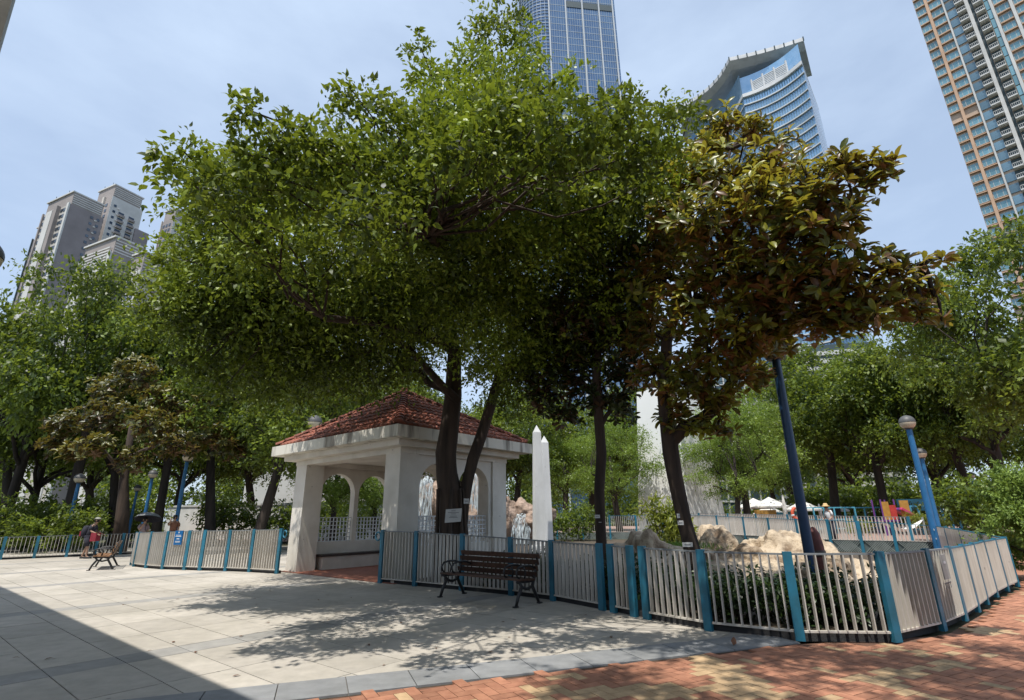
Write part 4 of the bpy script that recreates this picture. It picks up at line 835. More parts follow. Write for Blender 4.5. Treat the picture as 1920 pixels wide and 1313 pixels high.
p = at(640, 765, 70); o = empty('white_block', (p.x, 70, 0), R(-15), 'white low building glimpsed through trees behind the pavilion', 'building'); MB().box(-14, 12, 0, 8, 0, p.z + 1).local('wall', M_twhite, o); MB().box(-14.3, 12.3, -.3, 8.2, p.z + 1.001, p.z + 1.5).local('roof_slab', M_al, o)
for k in range(8): MB().box(-12.5 + k * 3.1, -10.8 + k * 3.1, -.06, .02, p.z - 3, p.z - 1).local('window', GA, o)
gw = empty('garden_wall', (-24, 47, 0), R(-20), 'long white garden wall seen between the left hand trunks', 'wall'); MB().box(-8, 16, -.15, .15, 0, 2.7).local('wall', M_white, gw); MB().box(-8.1, 16.1, -.22, .22, 2.7, 2.85).local('coping', M_twhite, gw)

# ------------------------------------------------------------------ trees
# big ficus in front of the pavilion
FIC = [(945, 25, 8, .62), (920, 75, 7.8, .75), (985, 95, 8, .65), (890, 125, 7.6, .75), (960, 150, 7.8, .85), (790, 92, 7.5, .42), (808, 140, 7.3, .55), (838, 190, 7.2, .8), (1075, 138, 7.2, .4), (1040, 185, 7.2, .6),
       (662, 172, 6.2, .42), (700, 200, 6.3, .6), (740, 245, 6.4, .85), (800, 255, 6.6, .95), (880, 220, 7, .95), (960, 240, 7.2, .95), (1020, 265, 7.4, .9), (1120, 225, 7.6, .62), (1180, 215, 7.8, .65), (1240, 212, 8, .6), (1290, 222, 8.2, .5), (1150, 190, 7.7, .4),
       (450, 200, 5.2, .26), (490, 215, 5.2, .34), (560, 250, 5.4, .55), (612, 270, 5.6, .65), (500, 280, 5.3, .5), (420, 282, 5.3, .42), (345, 285, 5.2, .28), (298, 284, 5.2, .17), (380, 335, 5.3, .46), (450, 350, 5.4, .62), (540, 340, 5.6, .72), (405, 405, 5.9, .42),
       (650, 340, 6, .8), (730, 330, 6.3, .85), (820, 340, 6.6, .95), (900, 330, 7, .95), (990, 340, 7.3, .95), (1080, 325, 7.5, .9), (1160, 310, 7.7, .85), (1230, 305, 8, .8), (700, 388, 5.0, .46), (652, 420, 4.9, .32), (755, 398, 5.1, .42), (1110, 345, 6.6, .5),
       (440, 460, 6.6, .75), (520, 440, 6.8, .9), (620, 465, 7.4, 1.0), (740, 470, 7.6, .9), (850, 450, 8, 1.1), (950, 440, 8.2, 1.1), (1050, 430, 8.3, 1.05), (1150, 430, 8.5, 1.0),
       (410, 545, 9, 1.0), (500, 560, 9, 1.1), (600, 560, 9.5, 1.2), (700, 560, 9.5, 1.2), (800, 560, 10, 1.3), (900, 560, 10, 1.3), (1000, 550, 10, 1.2), (1100, 540, 10, 1.2),
       (480, 640, 10.5, .9), (580, 635, 11, 1.0), (680, 630, 11.5, 1.1), (780, 625, 12.5, 1.0), (960, 640, 12, 1.1), (1050, 640, 11.5, 1.0), (1120, 610, 10.5, .9),
       (700, 480, 13, 1.5), (850, 420, 13, 1.6), (1000, 480, 13, 1.5), (550, 520, 12, 1.4), (850, 300, 11.5, 1.5), (700, 330, 11, 1.4), (980, 330, 11, 1.4), (1100, 400, 11.5, 1.3), (600, 420, 10.5, 1.3),
       (320, 490, 8.5, .36), (275, 550, 8.8, .45), (335, 545, 8.6, .65), (295, 590, 9, .55), (365, 610, 9.2, .7), (385, 685, 9.4, .5), (425, 720, 9.6, .34), (445, 620, 9.6, .8), (355, 690, 9.3, .35),
       (1130, 225, 5.3, .5), (1180, 240, 5.4, .5), (1228, 245, 5.6, .45), (1060, 232, 5.3, .6), (1000, 240, 5.4, .62), (940, 215, 5.5, .55), (870, 240, 5.4, .55), (1245, 300, 5.8, .45), (1080, 292, 5.5, .5), (900, 290, 5.4, .5), (960, 190, 5.6, .4), (1160, 300, 5.6, .5), (820, 290, 5.2, .45), (1010, 310, 5.6, .5), (1200, 350, 6.2, .5),
       (470, 685, 10.5, .75), (540, 680, 11, .85), (610, 690, 11, .85), (680, 675, 11.5, .85), (745, 668, 12, .75), (640, 728, 12, .55), (560, 732, 12, .55), (490, 738, 11, .5), (905, 690, 11.8, .5), (975, 715, 11.5, .6), (1010, 660, 11, .8), (720, 715, 12.5, .5), (430, 660, 10.2, .7), (770, 705, 13, .45), (945, 745, 12, .45),
       (490, 690, 13.5, .9), (570, 690, 14, 1.0), (650, 685, 14.5, 1.0), (730, 675, 15, .9), (930, 690, 13, .8), (990, 690, 12.5, .9), (780, 690, 15.5, .7), (895, 650, 12.5, .7), (520, 730, 14.5, .7), (440, 690, 11, .7), (400, 600, 9.2, .8), (600, 720, 15.5, .6),
       (620, 560, 14.5, 1.5), (760, 560, 15, 1.5), (880, 560, 15, 1.5), (520, 600, 14, 1.3), (680, 600, 15.5, 1.3), (800, 500, 15, 1.6), (940, 520, 15, 1.5), (620, 620, 17, 1.4), (760, 620, 17.5, 1.4), (900, 620, 17, 1.4), (1000, 600, 14, 1.3)]
fic = empty('ficus_tree', (-1.45, 13.4, 0), 0, 'huge spreading green ficus with forked dark trunk in front of the pavilion', 'tree')
OFF = tuple(fic.location)
rf_ = np.random.default_rng(77)
def inpoly(x, y, P):
    c = False
    for i in range(len(P)):
        (xa, ya), (xb, yb) = P[i], P[i - 1]
        if (ya > y) != (yb > y) and x < (xb - xa) * (y - ya) / (yb - ya) + xa: c = not c
    return c
HULL = [(380, 350), (450, 310), (600, 300), (690, 270), (820, 265), (890, 190), (980, 190), (1040, 270), (1230, 280), (1270, 320), (1240, 420), (1190, 560), (1130, 650), (960, 660), (840, 600), (700, 640), (560, 650), (430, 640), (330, 560), (360, 470)]
NH = len(FIC)
while len(FIC) < 255:
    px, py = rf_.uniform(320, 1290), rf_.uniform(150, 660)
    if inpoly(px, py, HULL): FIC.append((px, py, 6.4 + (py - 150) / 510 * 3.6 + rf_.uniform(0, 2.2), rf_.uniform(.55, .95)))
clf = [(*at(px, py, y), r * (.88 if i < NH and y < 9 else 1)) for i, (px, py, y, r) in enumerate(FIC)]
cr = crown('crown', G_ficus, clf, fic, off=OFF, twigs_per_m2=29, m=14, leaf=.098, droop=.5, flat=.62, jit=.045); tag(cr, kind='stuff')
tk = MB(); X0, Y0 = -1.45, 13.4
A_ = lambda px, py, y=Y0: tuple(at(px, py, y))
tk.tube([A_(856, 1085), A_(853, 1040), A_(850, 985), A_(846, 935), A_(838, 890), A_(836, 850), A_(843, 800), A_(850, 740), A_(851, 690), (X0 - .05, Y0 - .5, 5.6), (X0 - .2, Y0 - 1.2, 6.5), (X0 + .1, Y0 - 2.3, 7.4)], [.46, .37, .34, .31, .26, .255, .24, .22, .205, .18, .16, .12], 14, wob=.06)
tr_ = tk.build('trunk', M_bark, fic, smooth=True)
tk = MB(); tk.tube([A_(862, 985), A_(868, 945), A_(877, 900), A_(887, 860), A_(903, 815), A_(922, 755), A_(940, 690, Y0 - .3), (X0 + 1.6, Y0 - .8, 5.2)], [.2, .155, .145, .15, .145, .135, .12, .1], 12, wob=.05); tk.build('limb', M_bark, fic, smooth=True)
for k in range(5):   # surface roots on the trunk
    a = random.uniform(2.6, 5.6); x = X0 + .5 * math.cos(a); y = Y0 + .5 * math.sin(a); MB().tube([(x * 1.0, y, -.02), (X0 + .45 * math.cos(a), Y0 + .45 * math.sin(a), .9), (X0 + .36 * math.cos(a + .2) - .1, Y0 + .36 * math.sin(a + .2), 2.2)], [.09, .05, .03], 6).build('aerial_root', M_bark, tr_, off=OFF, smooth=True)
hubs = [Vector((X0 - .1, Y0 - .7, 5.6)), Vector((X0 + .05, Y0 - .2, 4.4)), Vector((X0 + 1.6, Y0 - .8, 5.2)), Vector((X0 - .1, Y0 - 1.6, 6.8)), Vector((X0 + .1, Y0 - 2.3, 7.4))]
br_ = MB(); mids = []
for (dx, dy, dz, h, r) in [(-2.6, -2.4, .6, 0, .11), (-1.6, -4.6, -.9, 0, .13), (.3, -4.8, -1.2, 3, .12), (2.6, -3.2, .2, 2, .12), (-3.0, -4.0, 1.3, 1, .10), (.4, -2.8, 1.0, 4, .10), (2.8, -1.0, 1.0, 2, .1), (-2.5, -.5, 1.2, 1, .1)]:
    e = hubs[h] + Vector((dx, dy, dz)); limb(br_, hubs[h], e, r, .06, 8, 7, .05); mids.append(e); mids.append(hubs[h].lerp(e, .55))
for c in clf[:NH]:
    p = Vector(c[:3]); q = min(mids + hubs, key=lambda m: (m - p).length); limb(br_, q, p, .026, .010, 5, 5, .0, .3)
br_.build('branches', M_bark, fic, smooth=True)
# label plates on the trunk
o = empty('trunk_notice', (X0 + .02, Y0 - .47, 1.42), R(4), 'white paper notice tied to the forked ficus trunk', 'sign'); MB().obox((0, -.01, .14), (.19, 0, .012), (0, .006, 0), (.01, 0, .15)).local('sheet', M_paper, o)
for z, w in ((.24, .05), (.2, .13), (.17, .06), (.12, .08), (.09, .1)): MB().box(-w, w, -.0195, -.0165, z, z + .012).local('text_line', M_ink, o)
o = empty('trunk_tag', (X0 + .30, Y0 - .25, 1.83), R(10), 'small white tag on the right stem of the forked trunk', 'sign'); MB().obox((0, -.03, .06), (.065, 0, 0), (0, .005, 0), (0, 0, .06)).local('plate', M_paper, o); MB().box(-.035, .035, -.0385, -.0355, .05, .07).local('mark', M_ink, o)

# magnolias: rosettes of large leaves
def rosettes(blobs, density, rng, leaf=.18, per=8):
    P = []; D = []; Nn = []; S = []; T = []; tips = []
    for (x, y, z, r) in blobs:
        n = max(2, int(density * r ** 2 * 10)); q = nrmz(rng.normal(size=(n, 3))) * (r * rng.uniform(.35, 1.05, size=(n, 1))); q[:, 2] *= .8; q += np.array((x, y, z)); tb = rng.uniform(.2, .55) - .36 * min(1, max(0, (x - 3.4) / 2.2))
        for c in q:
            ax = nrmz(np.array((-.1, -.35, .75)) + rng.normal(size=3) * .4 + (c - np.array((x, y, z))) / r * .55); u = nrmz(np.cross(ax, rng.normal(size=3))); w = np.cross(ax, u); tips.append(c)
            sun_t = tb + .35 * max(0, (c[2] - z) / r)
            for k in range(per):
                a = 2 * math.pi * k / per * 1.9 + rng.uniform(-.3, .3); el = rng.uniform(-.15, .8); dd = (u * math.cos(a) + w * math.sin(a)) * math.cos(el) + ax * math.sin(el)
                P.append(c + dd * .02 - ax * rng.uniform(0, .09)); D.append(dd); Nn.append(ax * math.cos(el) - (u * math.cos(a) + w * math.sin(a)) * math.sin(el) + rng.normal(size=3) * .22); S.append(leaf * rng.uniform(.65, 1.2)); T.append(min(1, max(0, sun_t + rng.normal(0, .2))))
    return np.array(P), np.array(D), np.array(Nn), np.array(S), np.array(T), tips
def magnolia(name, base, trunk, blobs, label, density, leaf, singles, limbs, per=8, seed=3, mt=G_mag):
    rng = np.random.default_rng(seed); o = empty(name, base, 0, label, 'tree'); B = np.array(base)
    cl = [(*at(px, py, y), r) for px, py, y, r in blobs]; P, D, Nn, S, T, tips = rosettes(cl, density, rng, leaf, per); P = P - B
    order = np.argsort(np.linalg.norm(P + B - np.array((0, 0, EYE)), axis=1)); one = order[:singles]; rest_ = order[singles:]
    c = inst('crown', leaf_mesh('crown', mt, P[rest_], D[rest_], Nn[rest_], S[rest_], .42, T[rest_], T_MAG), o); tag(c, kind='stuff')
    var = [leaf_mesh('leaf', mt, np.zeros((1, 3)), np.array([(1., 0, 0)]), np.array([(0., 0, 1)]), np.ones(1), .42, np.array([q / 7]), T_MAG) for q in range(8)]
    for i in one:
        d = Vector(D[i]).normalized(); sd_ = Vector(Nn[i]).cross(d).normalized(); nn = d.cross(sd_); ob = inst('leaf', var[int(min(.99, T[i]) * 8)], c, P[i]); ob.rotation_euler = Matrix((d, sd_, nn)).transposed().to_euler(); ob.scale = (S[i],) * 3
    MB().tube([p for p, r in trunk], [r for p, r in trunk], 12, wob=.06).build('trunk', M_bark, o, smooth=True)
    br = MB(); nodes = [Vector(trunk[-1][0]), Vector(trunk[-2][0])]
    for (a, b, r0, r1) in limbs: limb(br, a, b, r0, r1, 8, 6, .02, .1); nodes += [Vector(a).lerp(Vector(b), .5), Vector(b)]
    for q in cl: p = Vector(q[:3]); nd = min(nodes, key=lambda m: (m - p).length); limb(br, nd, p, .04, .016, 5, 4, .02, .15)
    for t in tips[::2]:
        t = Vector(t); q = min(cl, key=lambda k: (Vector(k[:3]) - t).length); br.tube([Vector(q[:3]), t], [.012, .007], 4, cap=False)
    br.build('branches', M_bark, o, smooth=True); return o
MAG = [(1360, 240, 8, .5), (1415, 240, 7.6, .32), (1300, 330, 7.4, .6), (1380, 330, 7, .6), (1445, 318, 6.8, .5), (1255, 400, 7.6, .5), (1330, 410, 7, .7), (1430, 390, 6.6, .7), (1520, 350, 6.2, .5), (1590, 305, 6, .34), (1640, 300, 5.9, .24), (1672, 302, 5.9, .12), (1500, 440, 6.4, .6), (1570, 420, 6.2, .36), (1600, 375, 6.0, .2),
       (1350, 500, 7.4, .7), (1440, 500, 7, .7), (1530, 510, 6.6, .6), (1600, 505, 6.4, .46), (1670, 505, 6.3, .32), (1725, 492, 6.3, .16), (1765, 483, 6.3, .05), (1690, 560, 6.4, .34), (1725, 585, 6.4, .16), (1640, 575, 6.5, .4), (1560, 575, 6.8, .45), (1480, 575, 7.2, .55), (1390, 590, 7.6, .7), (1300, 570, 8, .7), (1330, 660, 8.3, .6), (1400, 650, 8, .45), (1450, 610, 7.4, .36), (1285, 720, 8.8, .55), (1345, 745, 8.8, .45), (1315, 800, 9, .26), (1390, 700, 8.4, .3), (1240, 520, 8.6, .7), (1215, 620, 9.2, .6), (1270, 450, 8.4, .6), (1232, 700, 9.4, .5), (1262, 780, 9.2, .36), (1455, 640, 8.2, .34), (1420, 700, 8.6, .3), (1350, 810, 9, .25), (1745, 545, 6.4, .2), (1765, 600, 6.4, .12), (1640, 345, 6.0, .25), (1480, 260, 7.0, .2), (1330, 270, 7.8, .4), (1600, 600, 6.7, .35), (1520, 600, 6.9, .4)]
b0 = at(1300, 1040, 9.35); T0 = lambda px, py, y=9.35: tuple(at(px, py, y))
mg = magnolia('magnolia_tree', (b0.x + .08, 9.35, 0), [((b0.x + .1, 9.35, -.05), .17), (T0(1298, 1030), .135), (T0(1284, 980), .125), (T0(1266, 900), .13), (T0(1258, 850), .14), (T0(1252, 800), .14), (T0(1245, 740, 9.3), .115), (T0(1250, 640, 9.0), .10), (T0(1290, 520, 8.4), .07)],
              MAG, 'large-leaved brownish magnolia with leaning dark trunk at right', 17, .172, 300, [(T0(1256, 830), T0(1345, 765, 9.1), .13, .10), (T0(1345, 765, 9.1), T0(1420, 640, 8.2), .10, .06), (T0(1420, 640, 8.2), T0(1560, 560, 7), .06, .035), (T0(1420, 640, 8.2), T0(1480, 440, 6.8), .06, .03), (T0(1250, 640, 9), T0(1330, 440, 7.6), .07, .04), (T0(1330, 440, 7.6), T0(1370, 280, 7.8), .04, .02), (T0(1480, 440, 6.8), T0(1600, 320, 6.1), .03, .02), (T0(1560, 560, 7), T0(1730, 495, 6.3), .035, .012)], per=8)
for (px, py, rz, lab, w) in [(1276, 981, .1, 'upper white tag on the leaning magnolia trunk', .05), (1272, 968, .9, 'bent white card on the left edge of the leaning trunk', .045), (1289, 1022, .05, 'lower white plate on the leaning magnolia trunk', .085)]:
    p = at(px, py, 9.12); o = empty('trunk_tag', tuple(p), rz, lab, 'sign'); MB().box(-w, w, -.006, .006, -.03, .04).local('plate', M_paper, o); MB().box(-w * .6, w * .6, -.0095, -.0065, .0, .012).local('mark', M_ink, o)
MAG2 = [(1020, 600, 10.8, .8), (1060, 690, 11, .75), (1015, 745, 11.2, .5), (1060, 770, 11, .42), (1110, 740, 10.8, .6), (1160, 760, 10.6, .42), (1175, 700, 10.4, .6), (1120, 640, 10.6, .8), (1180, 620, 10, .7), (1060, 590, 9.6, .6), (1190, 540, 9.6, .6), (1190, 470, 9.2, .6), (1140, 560, 9.6, .7), (985, 690, 11.4, .5)]
T0 = lambda px, py, y=10.6: tuple(at(px, py, y)); b0 = at(1127, 1050, 10.6)
magnolia('magnolia_tree', (b0.x, 10.6, 0), [((b0.x + .02, 10.6, -.05), .13), (T0(1127, 1000), .1), (T0(1124, 920), .1), (T0(1128, 850), .1), (T0(1122, 780), .1), (T0(1118, 700, 10.5), .09), (T0(1125, 600, 10.2), .06)], MAG2, 'thin straight dark tree between the big ficus and the leaning magnolia', 15, .17, 0, [(T0(1124, 800), T0(1170, 740), .05, .03), (T0(1120, 740), T0(1050, 690, 10.8), .05, .03)], seed=9, mt=leafmat('magnolia_shaded_leaf', (.018, .03, .01), (.07, .09, .02), (.2, .22, .03), .12, rough=.35, under=(.10, .055, .028)))  # this crown's shade is put into a darker leaf colour
for (px, py, lab) in [(1120, 969, 'pale card on the thin straight trunk'), (1125, 980, 'round tag low on the thin straight trunk')]:
    p = at(px, py, 10.45); o = empty('trunk_tag', tuple(p), .1, lab, 'sign'); (MB().box(-.05, .05, -.006, .006, -.025, .035) if 'card' in lab else MB().lathe([(0, 0), (.028, 0), (.028, .01)], n=12)).local('plate', M_paper, o); MB().box(-.03, .03, -.0095, -.0065, 0, .01).local('mark', M_ink, o)
MAG3 = [(120, 790, 24.7, 0.90), (95, 830, 24.7, 0.67), (200, 780, 24.2, 1.23), (280, 800, 24.2, 1.12), (180, 835, 23.7, 0.90), (330, 835, 24.7, 1.01), (400, 825, 25.7, 1.01), (260, 705, 25.7, 1.23), (200, 730, 25.7, 1.01), (440, 840, 26.7, 0.90), (300, 750, 25.7, 1.12), (370, 770, 26.2, 1.01), (140, 850, 24.3, 0.67), (250, 860, 24.7, 0.78)]
T0 = lambda px, py, y=29.0: tuple(at(px, py, y)); b0 = at(228, 1010, 29.0)
magnolia('magnolia_tree', (b0.x, 29.0, 0), [((b0.x, 29.0, -.05), .36), (T0(230, 960), .3), (T0(232, 900), .22), (T0(240, 850), .18), (T0(250, 780), .12)], MAG3, 'yellowish large-leaved magnolia behind the left fence above the umbrella', 6.5, .26, 0, [(T0(235, 900), T0(180, 830, 27.5), .12, .06), (T0(240, 860), T0(330, 820, 28.5), .12, .06)], per=8, seed=21, mt=leafmat('magnolia_olive_leaf', (.018, .032, .009), (.20, .185, .03), (.45, .38, .04), .22, rough=.4, under=(.14, .075, .035), old=(.06, .035, .015)))

# background trees: a few full models, then copies (height 10, crown radius about 4)
def proto(kind, seed, mt, n=46, leaf=.19, rx=3.5, zc=6.3, rz_=3.2, cr_=1.15, dens=11, m=11, fork=3.0, lean=0.0, flat=.55, droop=.4):
    rng = np.random.default_rng(seed); random.seed(seed); o = empty(kind, (0, 0, 0)); cl = []
    while len(cl) < n:
        v = rng.normal(size=3); v /= np.linalg.norm(v); r = rng.uniform(.55, 1.0); p = v * r
        if p[2] < -.75: continue
        wob = 1 + .22 * math.sin(3 * math.atan2(p[1], p[0]) + seed) + .14 * math.sin(5 * p[2] + seed * 2)
        cl.append((p[0] * rx * wob, p[1] * rx * wob, zc + p[2] * rz_ * (1 + .12 * math.sin(4 * math.atan2(p[1], p[0]))), cr_ * rng.uniform(.6, 1.25)))
    cr = crown('crown', mt, cl, o, width=.55, tmpl=T_CARD, twigs_per_m2=dens, m=m, leaf=leaf, rng=rng, droop=droop, flat=flat, jit=.07); tag(cr, kind='stuff')
    tk = MB(); f = Vector((lean, .1, fork)); tk.tube([(0, 0, -.1), (.02, 0, .5), (lean * .4, .05, fork * .5), f, f + Vector((lean * .4, 0, 1.5)), (lean * 1.5, .1, zc)], [.34, .24, .21, .19, .13, .07], 10, wob=.07); tk.local('trunk', M_barkg, o, True)
    br = MB(); nd = []
    for k in range(5):
        a = k * 1.26 + seed; e = f + Vector((math.cos(a) * 1.8, math.sin(a) * 1.8, 1.5 + .5 * math.sin(k * 2.1))); limb(br, f + Vector((0, 0, -.2 + .2 * k)), e, .11, .06, 7, 5, .05); nd += [e, f.lerp(e, .6)]
    for c in cl[::2]: p = Vector(c[:3]); q = min(nd, key=lambda w: (w - p).length); limb(br, q, p, .035, .012, 5, 3, .02, .2)
    br.local('branches', M_barkg, o, True); return o
PR = {'a': proto('broadleaf_tree', 31, G_far), 'b': proto('broadleaf_tree', 47, G_far, n=50, rx=3.9, zc=6.6, rz_=3.2, fork=3.6, lean=.6), 'c': proto('broadleaf_tree', 58, G_far, n=42, rx=3.2, cr_=1.1, fork=2.4, lean=-.5),
      'f': proto('feathery_tree', 71, G_bright, n=50, leaf=.12, rx=3.3, zc=6.0, rz_=3.4, cr_=1.15, dens=8, m=14, flat=.25, droop=.25, fork=3.2), 'g': proto('feathery_tree', 83, G_bright, n=44, leaf=.12, rx=3.0, zc=5.8, rz_=3.6, cr_=1.1, dens=8, m=14, flat=.25, droop=.3, fork=2.6, lean=.3)}
PR['w'] = proto('weeping_tree', 95, G_bright, n=40, leaf=.13, rx=2.6, zc=6.0, rz_=3.0, cr_=1.1, dens=12, m=16, flat=.4, droop=1.5, fork=3.2)
USED = set()
def put(v, px, y, h, w, label, group, base=0.0):
    x = at(px, 960, y).x; p = PR[v]; o = p if v not in USED else copy_tree(p); USED.add(v)
    o.location = (x, y, base); o.rotation_euler = (0, 0, random.uniform(0, 6.28)); o.scale = (w / 8, w / 8, h / 10); tag(o, label, 'tree', group); return o
GL, GC, GR = 'park trees at left', 'bright trees round the monument', 'park trees at right'
for v, px, y, h, w, lab, g in [
    ('a', 12, 33, 17, 10, 'dark park tree at the left edge of the picture', GL), ('b', 128, 33, 18.5, 11, 'tall park tree below the leftmost apartment block', GL), ('c', 60, 36, 14, 9, 'slim dark trunked tree second from the left edge', GL), ('c', 222, 36, 18, 10, 'park tree rising behind the yellowish magnolia', GL),
    ('a', 300, 35, 17, 10, 'park tree below the low white block, right of the umbrella', GL), ('b', 400, 37, 16.5, 11, 'park tree behind the left fence gate', GL), ('b', 488, 27, 11.5, 9, 'low forking tree just left of the pavilion', GL), ('a', 560, 40, 15, 11, 'tree right behind the left end of the pavilion roof', GL),
    ('w', 628, 29, 6.8, 6.2, 'weeping tree seen through the left arch of the pavilion', GL), ('w', 705, 33, 6.5, 6, 'weeping tree seen through the inner arch beside the near column', GL),
    ('c', 650, 44, 17, 12, 'tree behind the middle of the pavilion roof', GL), ('a', 740, 50, 17, 12, 'tree behind the pavilion apex', GL), ('b', 20, 50, 17, 14, 'farther tree behind the left edge', GL), ('c', 180, 52, 17, 14, 'farther tree between the tall left ones', GL), ('a', 330, 55, 16, 14, 'farther tree behind the left gate', GL), ('b', 480, 56, 15, 14, 'farther tree behind the low forking tree', GL),
    ('a', 870, 52, 13, 12, 'dark tree behind the waterfall', GC), ('b', 965, 48, 13, 11, 'dark tree right of the waterfall', GC), ('f', 1060, 47, 10.5, 9, 'bright feathery tree right of the slim obelisks', GC), ('g', 1160, 43, 10.5, 9, 'bright feathery tree behind the thin straight trunk', GC), ('c', 1215, 58, 17, 14, 'dark tree filling the gap left of the monument', GC), ('b', 1010, 66, 17, 15, 'far dark tree behind the slim obelisks', GC), ('a', 1110, 62, 14, 14, 'dark tree far behind the bright feathery pair', GC),
    ('g', 1378, 38, 9.5, 7.0, 'bright feathery tree just right of the monument', GC), ('f', 1400, 41, 12.5, 10, 'largest bright feathery tree left of the big blue post', GC), ('c', 1300, 66, 15, 14, 'dark tree behind the monument tower', GC), ('f', 1455, 56, 12, 9, 'bright tree behind the pool parasols', GC),
    ('b', 1565, 50, 17.5, 14, 'broad dark tree right of the big blue post', GR), ('a', 1660, 45, 17, 13, 'broad dark tree behind the play tower', GR), ('c', 1745, 46, 16, 12, 'dark tree above the pair of blue lamps', GR), ('b', 1830, 40, 15, 11, 'dark tree right of the blue lamps', GR), ('a', 1905, 36, 16, 10, 'dark tree at the right edge, behind the juniper', GR),
    ('c', 1620, 70, 19, 16, 'farther tree above the play tower', GR), ('a', 1780, 70, 17, 16, 'farther tree between the right hand ones', GR), ('b', 1500, 72, 17, 15, 'farther tree behind the parasols', GR), ('b', 1880, 62, 18, 15, 'farther tree behind the right edge', GR)]: put(v, px, y, h, w, lab, g)
o = put('b', 2010, 23, 14.5, 9.5, 'sunlit tall tree cut by the right edge below the orange tower', GR)
# tree standing behind the camera's right shoulder, seen only by the dappled shade on the bricks
bt = empty('shade_tree', (9.0, -3.0, 0), 0, 'tree outside the picture at right that dapples the brick paving with shade', 'tree'); rb_ = np.random.default_rng(8); cl = []
while len(cl) < 84:
    x, y, z = rb_.uniform(-1.5, 11), 3.9 - 5.5 * rb_.uniform(0, 1) ** 1.4, rb_.uniform(8.3, 10.4)
    if ((x - 4.4) / 6.2) ** 2 + ((y - 1.2) / 3.6) ** 2 < 1: cl.append((x, y, z, rb_.uniform(.4, .72)))
c = crown('crown', G_ficus, cl, bt, off=(9, -3, 0), twigs_per_m2=28, m=12, leaf=.11, rng=rb_, droop=.35); tag(c, kind='stuff')
MB().tube([(9, -3, -.05), (8.9, -3, 1.5), (8.6, -2.8, 4), (7.8, -2, 6.5), (6.5, -.6, 8.5)], [.4, .3, .26, .2, .1], 12, wob=.05).build('trunk', M_bark, bt, smooth=True)
b_ = MB()
for q in cl[::2]: limb(b_, (8.2, -2.4, 5.6), q[:3], .05, .015, 5, 5, .05)
b_.build('branches', M_bark, bt, smooth=True)
# shrubs
def shrub_proto(name, mt, seed, leaf=.07, rx=.55, h=.75, n=14, dens=26, m=9, tmpl=T_FICUS, width=.5, cr_=.24, up_=0.0):
    rng = np.random.default_rng(seed); o = empty(name, (0, 0, 0)); cl = [(rng.uniform(-rx, rx), rng.uniform(-rx, rx) * .7, h * rng.uniform(.25, .85), cr_ * rng.uniform(.8, 1.3)) for _ in range(n)]
    c = crown('foliage', mt, cl, o, tmpl=tmpl, width=width, twigs_per_m2=dens, m=m, leaf=leaf, rng=rng, jit=.02, droop=.2 - up_); tag(c, kind='stuff'); st = MB()
    for k in cl[::2]: st.tube([(k[0] * .4, k[1] * .4, -.04), (k[0] * .8, k[1] * .8, k[2] * .6), k[:3]], [.014, .011, .006], 5)
    st.local('stem', M_barkg, o); return o
hp_ = shrub_proto('hedge_shrub', G_hedge, 5, n=26, dens=32); first = True
segs = []
for i in range(1, 12):
    a, b = Vector(FC[i][:2] + (0,)), Vector(FC[i + 1][:2] + (0,)); d = (b - a); ln = d.length
    if ln < .4: continue
    nn = Vector((-d.y, d.x, 0)).normalized()
    for k in range(max(1, int(ln / .45))):
        segs.append(a + d * ((k + .5) / max(1, int(ln / .45))) + nn * random.uniform(.78, .95))
for p in segs:
    if (p - Vector((X0, Y0, 0))).length < .75: continue
    o = hp_ if first else copy_tree(hp_); first = False; o.location = (p.x, p.y, .04); o.rotation_euler = (0, 0, random.uniform(0, 6)); s = random.uniform(.85, 1.15); o.scale = (s, s, s * random.uniform(.85, 1.1))
    tag(o, 'dark leafy hedge shrub just behind the near fin fence', 'shrub', 'hedge behind the near fence')
lb = shrub_proto('bamboo_shrub', G_lime, 9, leaf=.15, rx=.38, h=1.25, n=20, dens=26, width=.3, cr_=.34); p = at(1252, 985, 15.2); lb.location = (p.x, 15.2, .5); tag(lb, 'yellow-green bamboo-like shrub left of the leaning trunk', 'shrub'); lb.scale = (1, 1, 1.15)
mound = inst('mound_rock', rock_mesh('mound_rock', 1.2, .8, .6, 77, M_rock), None, (p.x + .1, 15.2, .2)); tag(mound, 'low tan rock carrying the yellow-green shrub', 'boulder')
gp_ = np.random.default_rng(4); N_ = 900; gx = gp_.normal(size=(N_, 3)) * np.array((.42, .3, .02)); P = gx + np.array((at(1285, 1005, 12.9).x - .15, 12.7, .78)); D_ = gp_.normal(size=(N_, 3)) * .5 + np.array((0, 0, 1.)); 
gm = inst('grass', leaf_mesh('grass', G_lime if False else leafmat('grass_leaf', (.06, .13, .02), (.16, .28, .04), (.25, .45, .05), .3), P, D_, gp_.normal(size=(N_, 3)), gp_.uniform(.08, .2, N_), .12, gp_.uniform(0, 1, N_), T_CARD)); tag(gm, 'bright green grass tuft growing between the boulders', 'grass', kind='stuff')
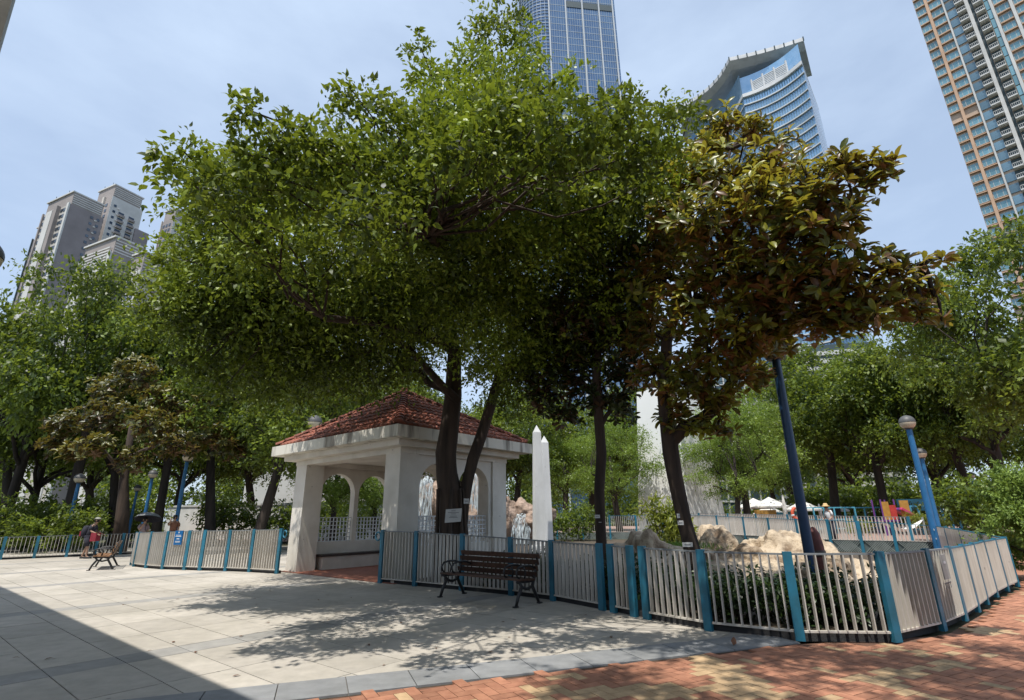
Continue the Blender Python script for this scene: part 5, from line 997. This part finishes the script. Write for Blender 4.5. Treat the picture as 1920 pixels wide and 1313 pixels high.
# juniper at right edge
def juniper(loc, label, s=1.0, seed=2):
    rng = np.random.default_rng(seed); o = empty('juniper', loc, 0, label, 'shrub'); cl = []
    for k in range(46): t = rng.uniform(0, 1); a = rng.uniform(0, 6.28); r = (1 - t * .75) * rng.uniform(.3, 1.0) * 1.05; cl.append((r * math.cos(a) * s, r * math.sin(a) * s, (.35 + 1.75 * t) * s, rng.uniform(.2, .36) * s))
    c = crown('foliage', G_jun, cl, o, tmpl=T_CARD, width=.35, twigs_per_m2=90, m=13, leaf=.085 * s, rng=rng, droop=-.35, flat=1.0, jit=.012); tag(c, kind='stuff')
    tk = MB(); tk.tube([(0, 0, -.1), (.03, 0, .8 * s), (0, 0, 1.9 * s)], [.07, .05, .02], 6)
    for q in cl[::2]: tk.tube([(0, 0, q[2] * .6), q[:3]], [.025, .008], 4)
    tk.local('trunk', M_barkg, o); return o
juniper((12.15, 13.1, 0), 'bright green juniper at the right edge beside the fence', 1.12)
juniper((14.7, 15.6, 0), 'farther juniper at the right edge behind the nearest one', 1.05, 6)
# clipped balls and low bushes by the pool
bp_ = shrub_proto('round_bush', G_lime, 17, leaf=.08, rx=.45, h=.85, n=22, dens=24, cr_=.28); first = True
for (px, py, y, s, lab) in [(1716, 962, 33, 1.1, 'clipped golden ball bush left of the tall blue lamp'), (1734, 966, 32, .9, 'smaller golden ball bush beside the tall blue lamp'), (1757, 972, 31, 1.1, 'golden bush right of the tall blue lamp'), (1608, 975, 32, 1.1, 'golden bush behind the pool fence by the sun hat'), (1440, 972, 38, 1.3, 'golden bush behind the pool fence near the parasols'), (1700, 945, 44, 1.6, 'yellow-green bush behind the pink slide'), (1480, 950, 52, 1.8, 'yellow-green bush between the parasols')]:
    p = at(px, py, y); o = bp_ if first else copy_tree(bp_); first = False; o.location = (p.x, y, max(0, p.z - .75 * s)); o.scale = (s, s, s); o.rotation_euler = (0, 0, px); tag(o, lab, 'bush', 'golden bushes by the pool')
ub = shrub_proto('understorey_bush', G_far, 23, leaf=.2, rx=1.5, h=2.2, n=20, dens=7, m=10, tmpl=T_CARD, cr_=.75); first = True
for (px, y, s, lab) in [(20, 30, 1.2, 'green bush at the left edge behind the fence'), (70, 34, 1.3, 'lit green bush between the two leftmost trunks'), (120, 29, 1.0, 'low bush behind the man with the bags'), (180, 36, 1.3, 'bush behind the umbrella'), (1075, 36, 1.0, 'clipped bush right of the obelisks'), (1010, 36, .9, 'bush left of the obelisks behind the fence'), (430, 42, 1.5, 'bush behind the left gate'), (540, 38, 1.2, 'bush behind the left column'), (650, 36, 1.3, 'bush seen through the left arches'), (250, 44, 1.6, 'far bush right of the umbrella'), (1850, 34, 1.6, 'bush behind the juniper'), (1640, 56, 2.2, 'bush behind the play tower'), (1790, 52, 2.2, 'bush right of the blue lamps'), (1540, 60, 2.2, 'bush behind the sun hat')]:
    x = at(px, 970, y).x; o = ub if first else copy_tree(ub); first = False; o.location = (x, y, 0); o.scale = (s, s, s); o.rotation_euler = (0, 0, px); tag(o, lab, 'bush', 'bushes under the trees')
# far wood closing the view
rng = np.random.default_rng(99); cl = []
for k in range(150):
    a = rng.uniform(-58, 58); d = rng.uniform(84, 120); p = pol(a, d); cl.append((p.x, p.y, rng.uniform(1, 15) * (1 if abs(a + 5) > 14 else .75), rng.uniform(2.6, 4.4)))
fwd = crown('far_wood', G_far, cl, None, tmpl=T_CARD, width=.6, twigs_per_m2=1.3, m=12, leaf=.62, rng=rng, jit=.3); tag(fwd, 'distant wall of green foliage closing the park', 'wood', kind='stuff')
# fallen leaves on the paving
fl = leaf_mesh('fallen_leaf', mat('dry_leaf', (.16, .075, .04), .8), np.zeros((1, 3)), np.array([(1., 0, 0)]), np.array([(0., 0, 1)]), np.ones(1) * .085, .5, np.array([.5]), T_FICUS)
rng = np.random.default_rng(12)
for k in range(64):
    x, y = rng.uniform(-8, 2.2), rng.uniform(5.4, 13)
    if (Vector((x, y, 0)) - BO).dot(BN) < .1 or x > 1.0 - (y - 9.6) * .9 + .6: continue
    o = inst('fallen_leaf', fl, None, (x, y, .008), (0, 0, rng.uniform(0, 6.28)), (rng.uniform(.5, 1.0),) * 3); tag(o, 'small dry fallen leaf lying on the grey paving slabs', 'leaf', 'fallen leaves on the plaza')
p = at(1352, 1212, 7.3); o = inst('dry_leaf', fl, None, (2.62, 7.05, .01), (.5, -.6, 1.0), (1.6, 1.6, 1.6)); tag(o, 'curled red-brown leaf near the fence on the dark border slabs', 'leaf')
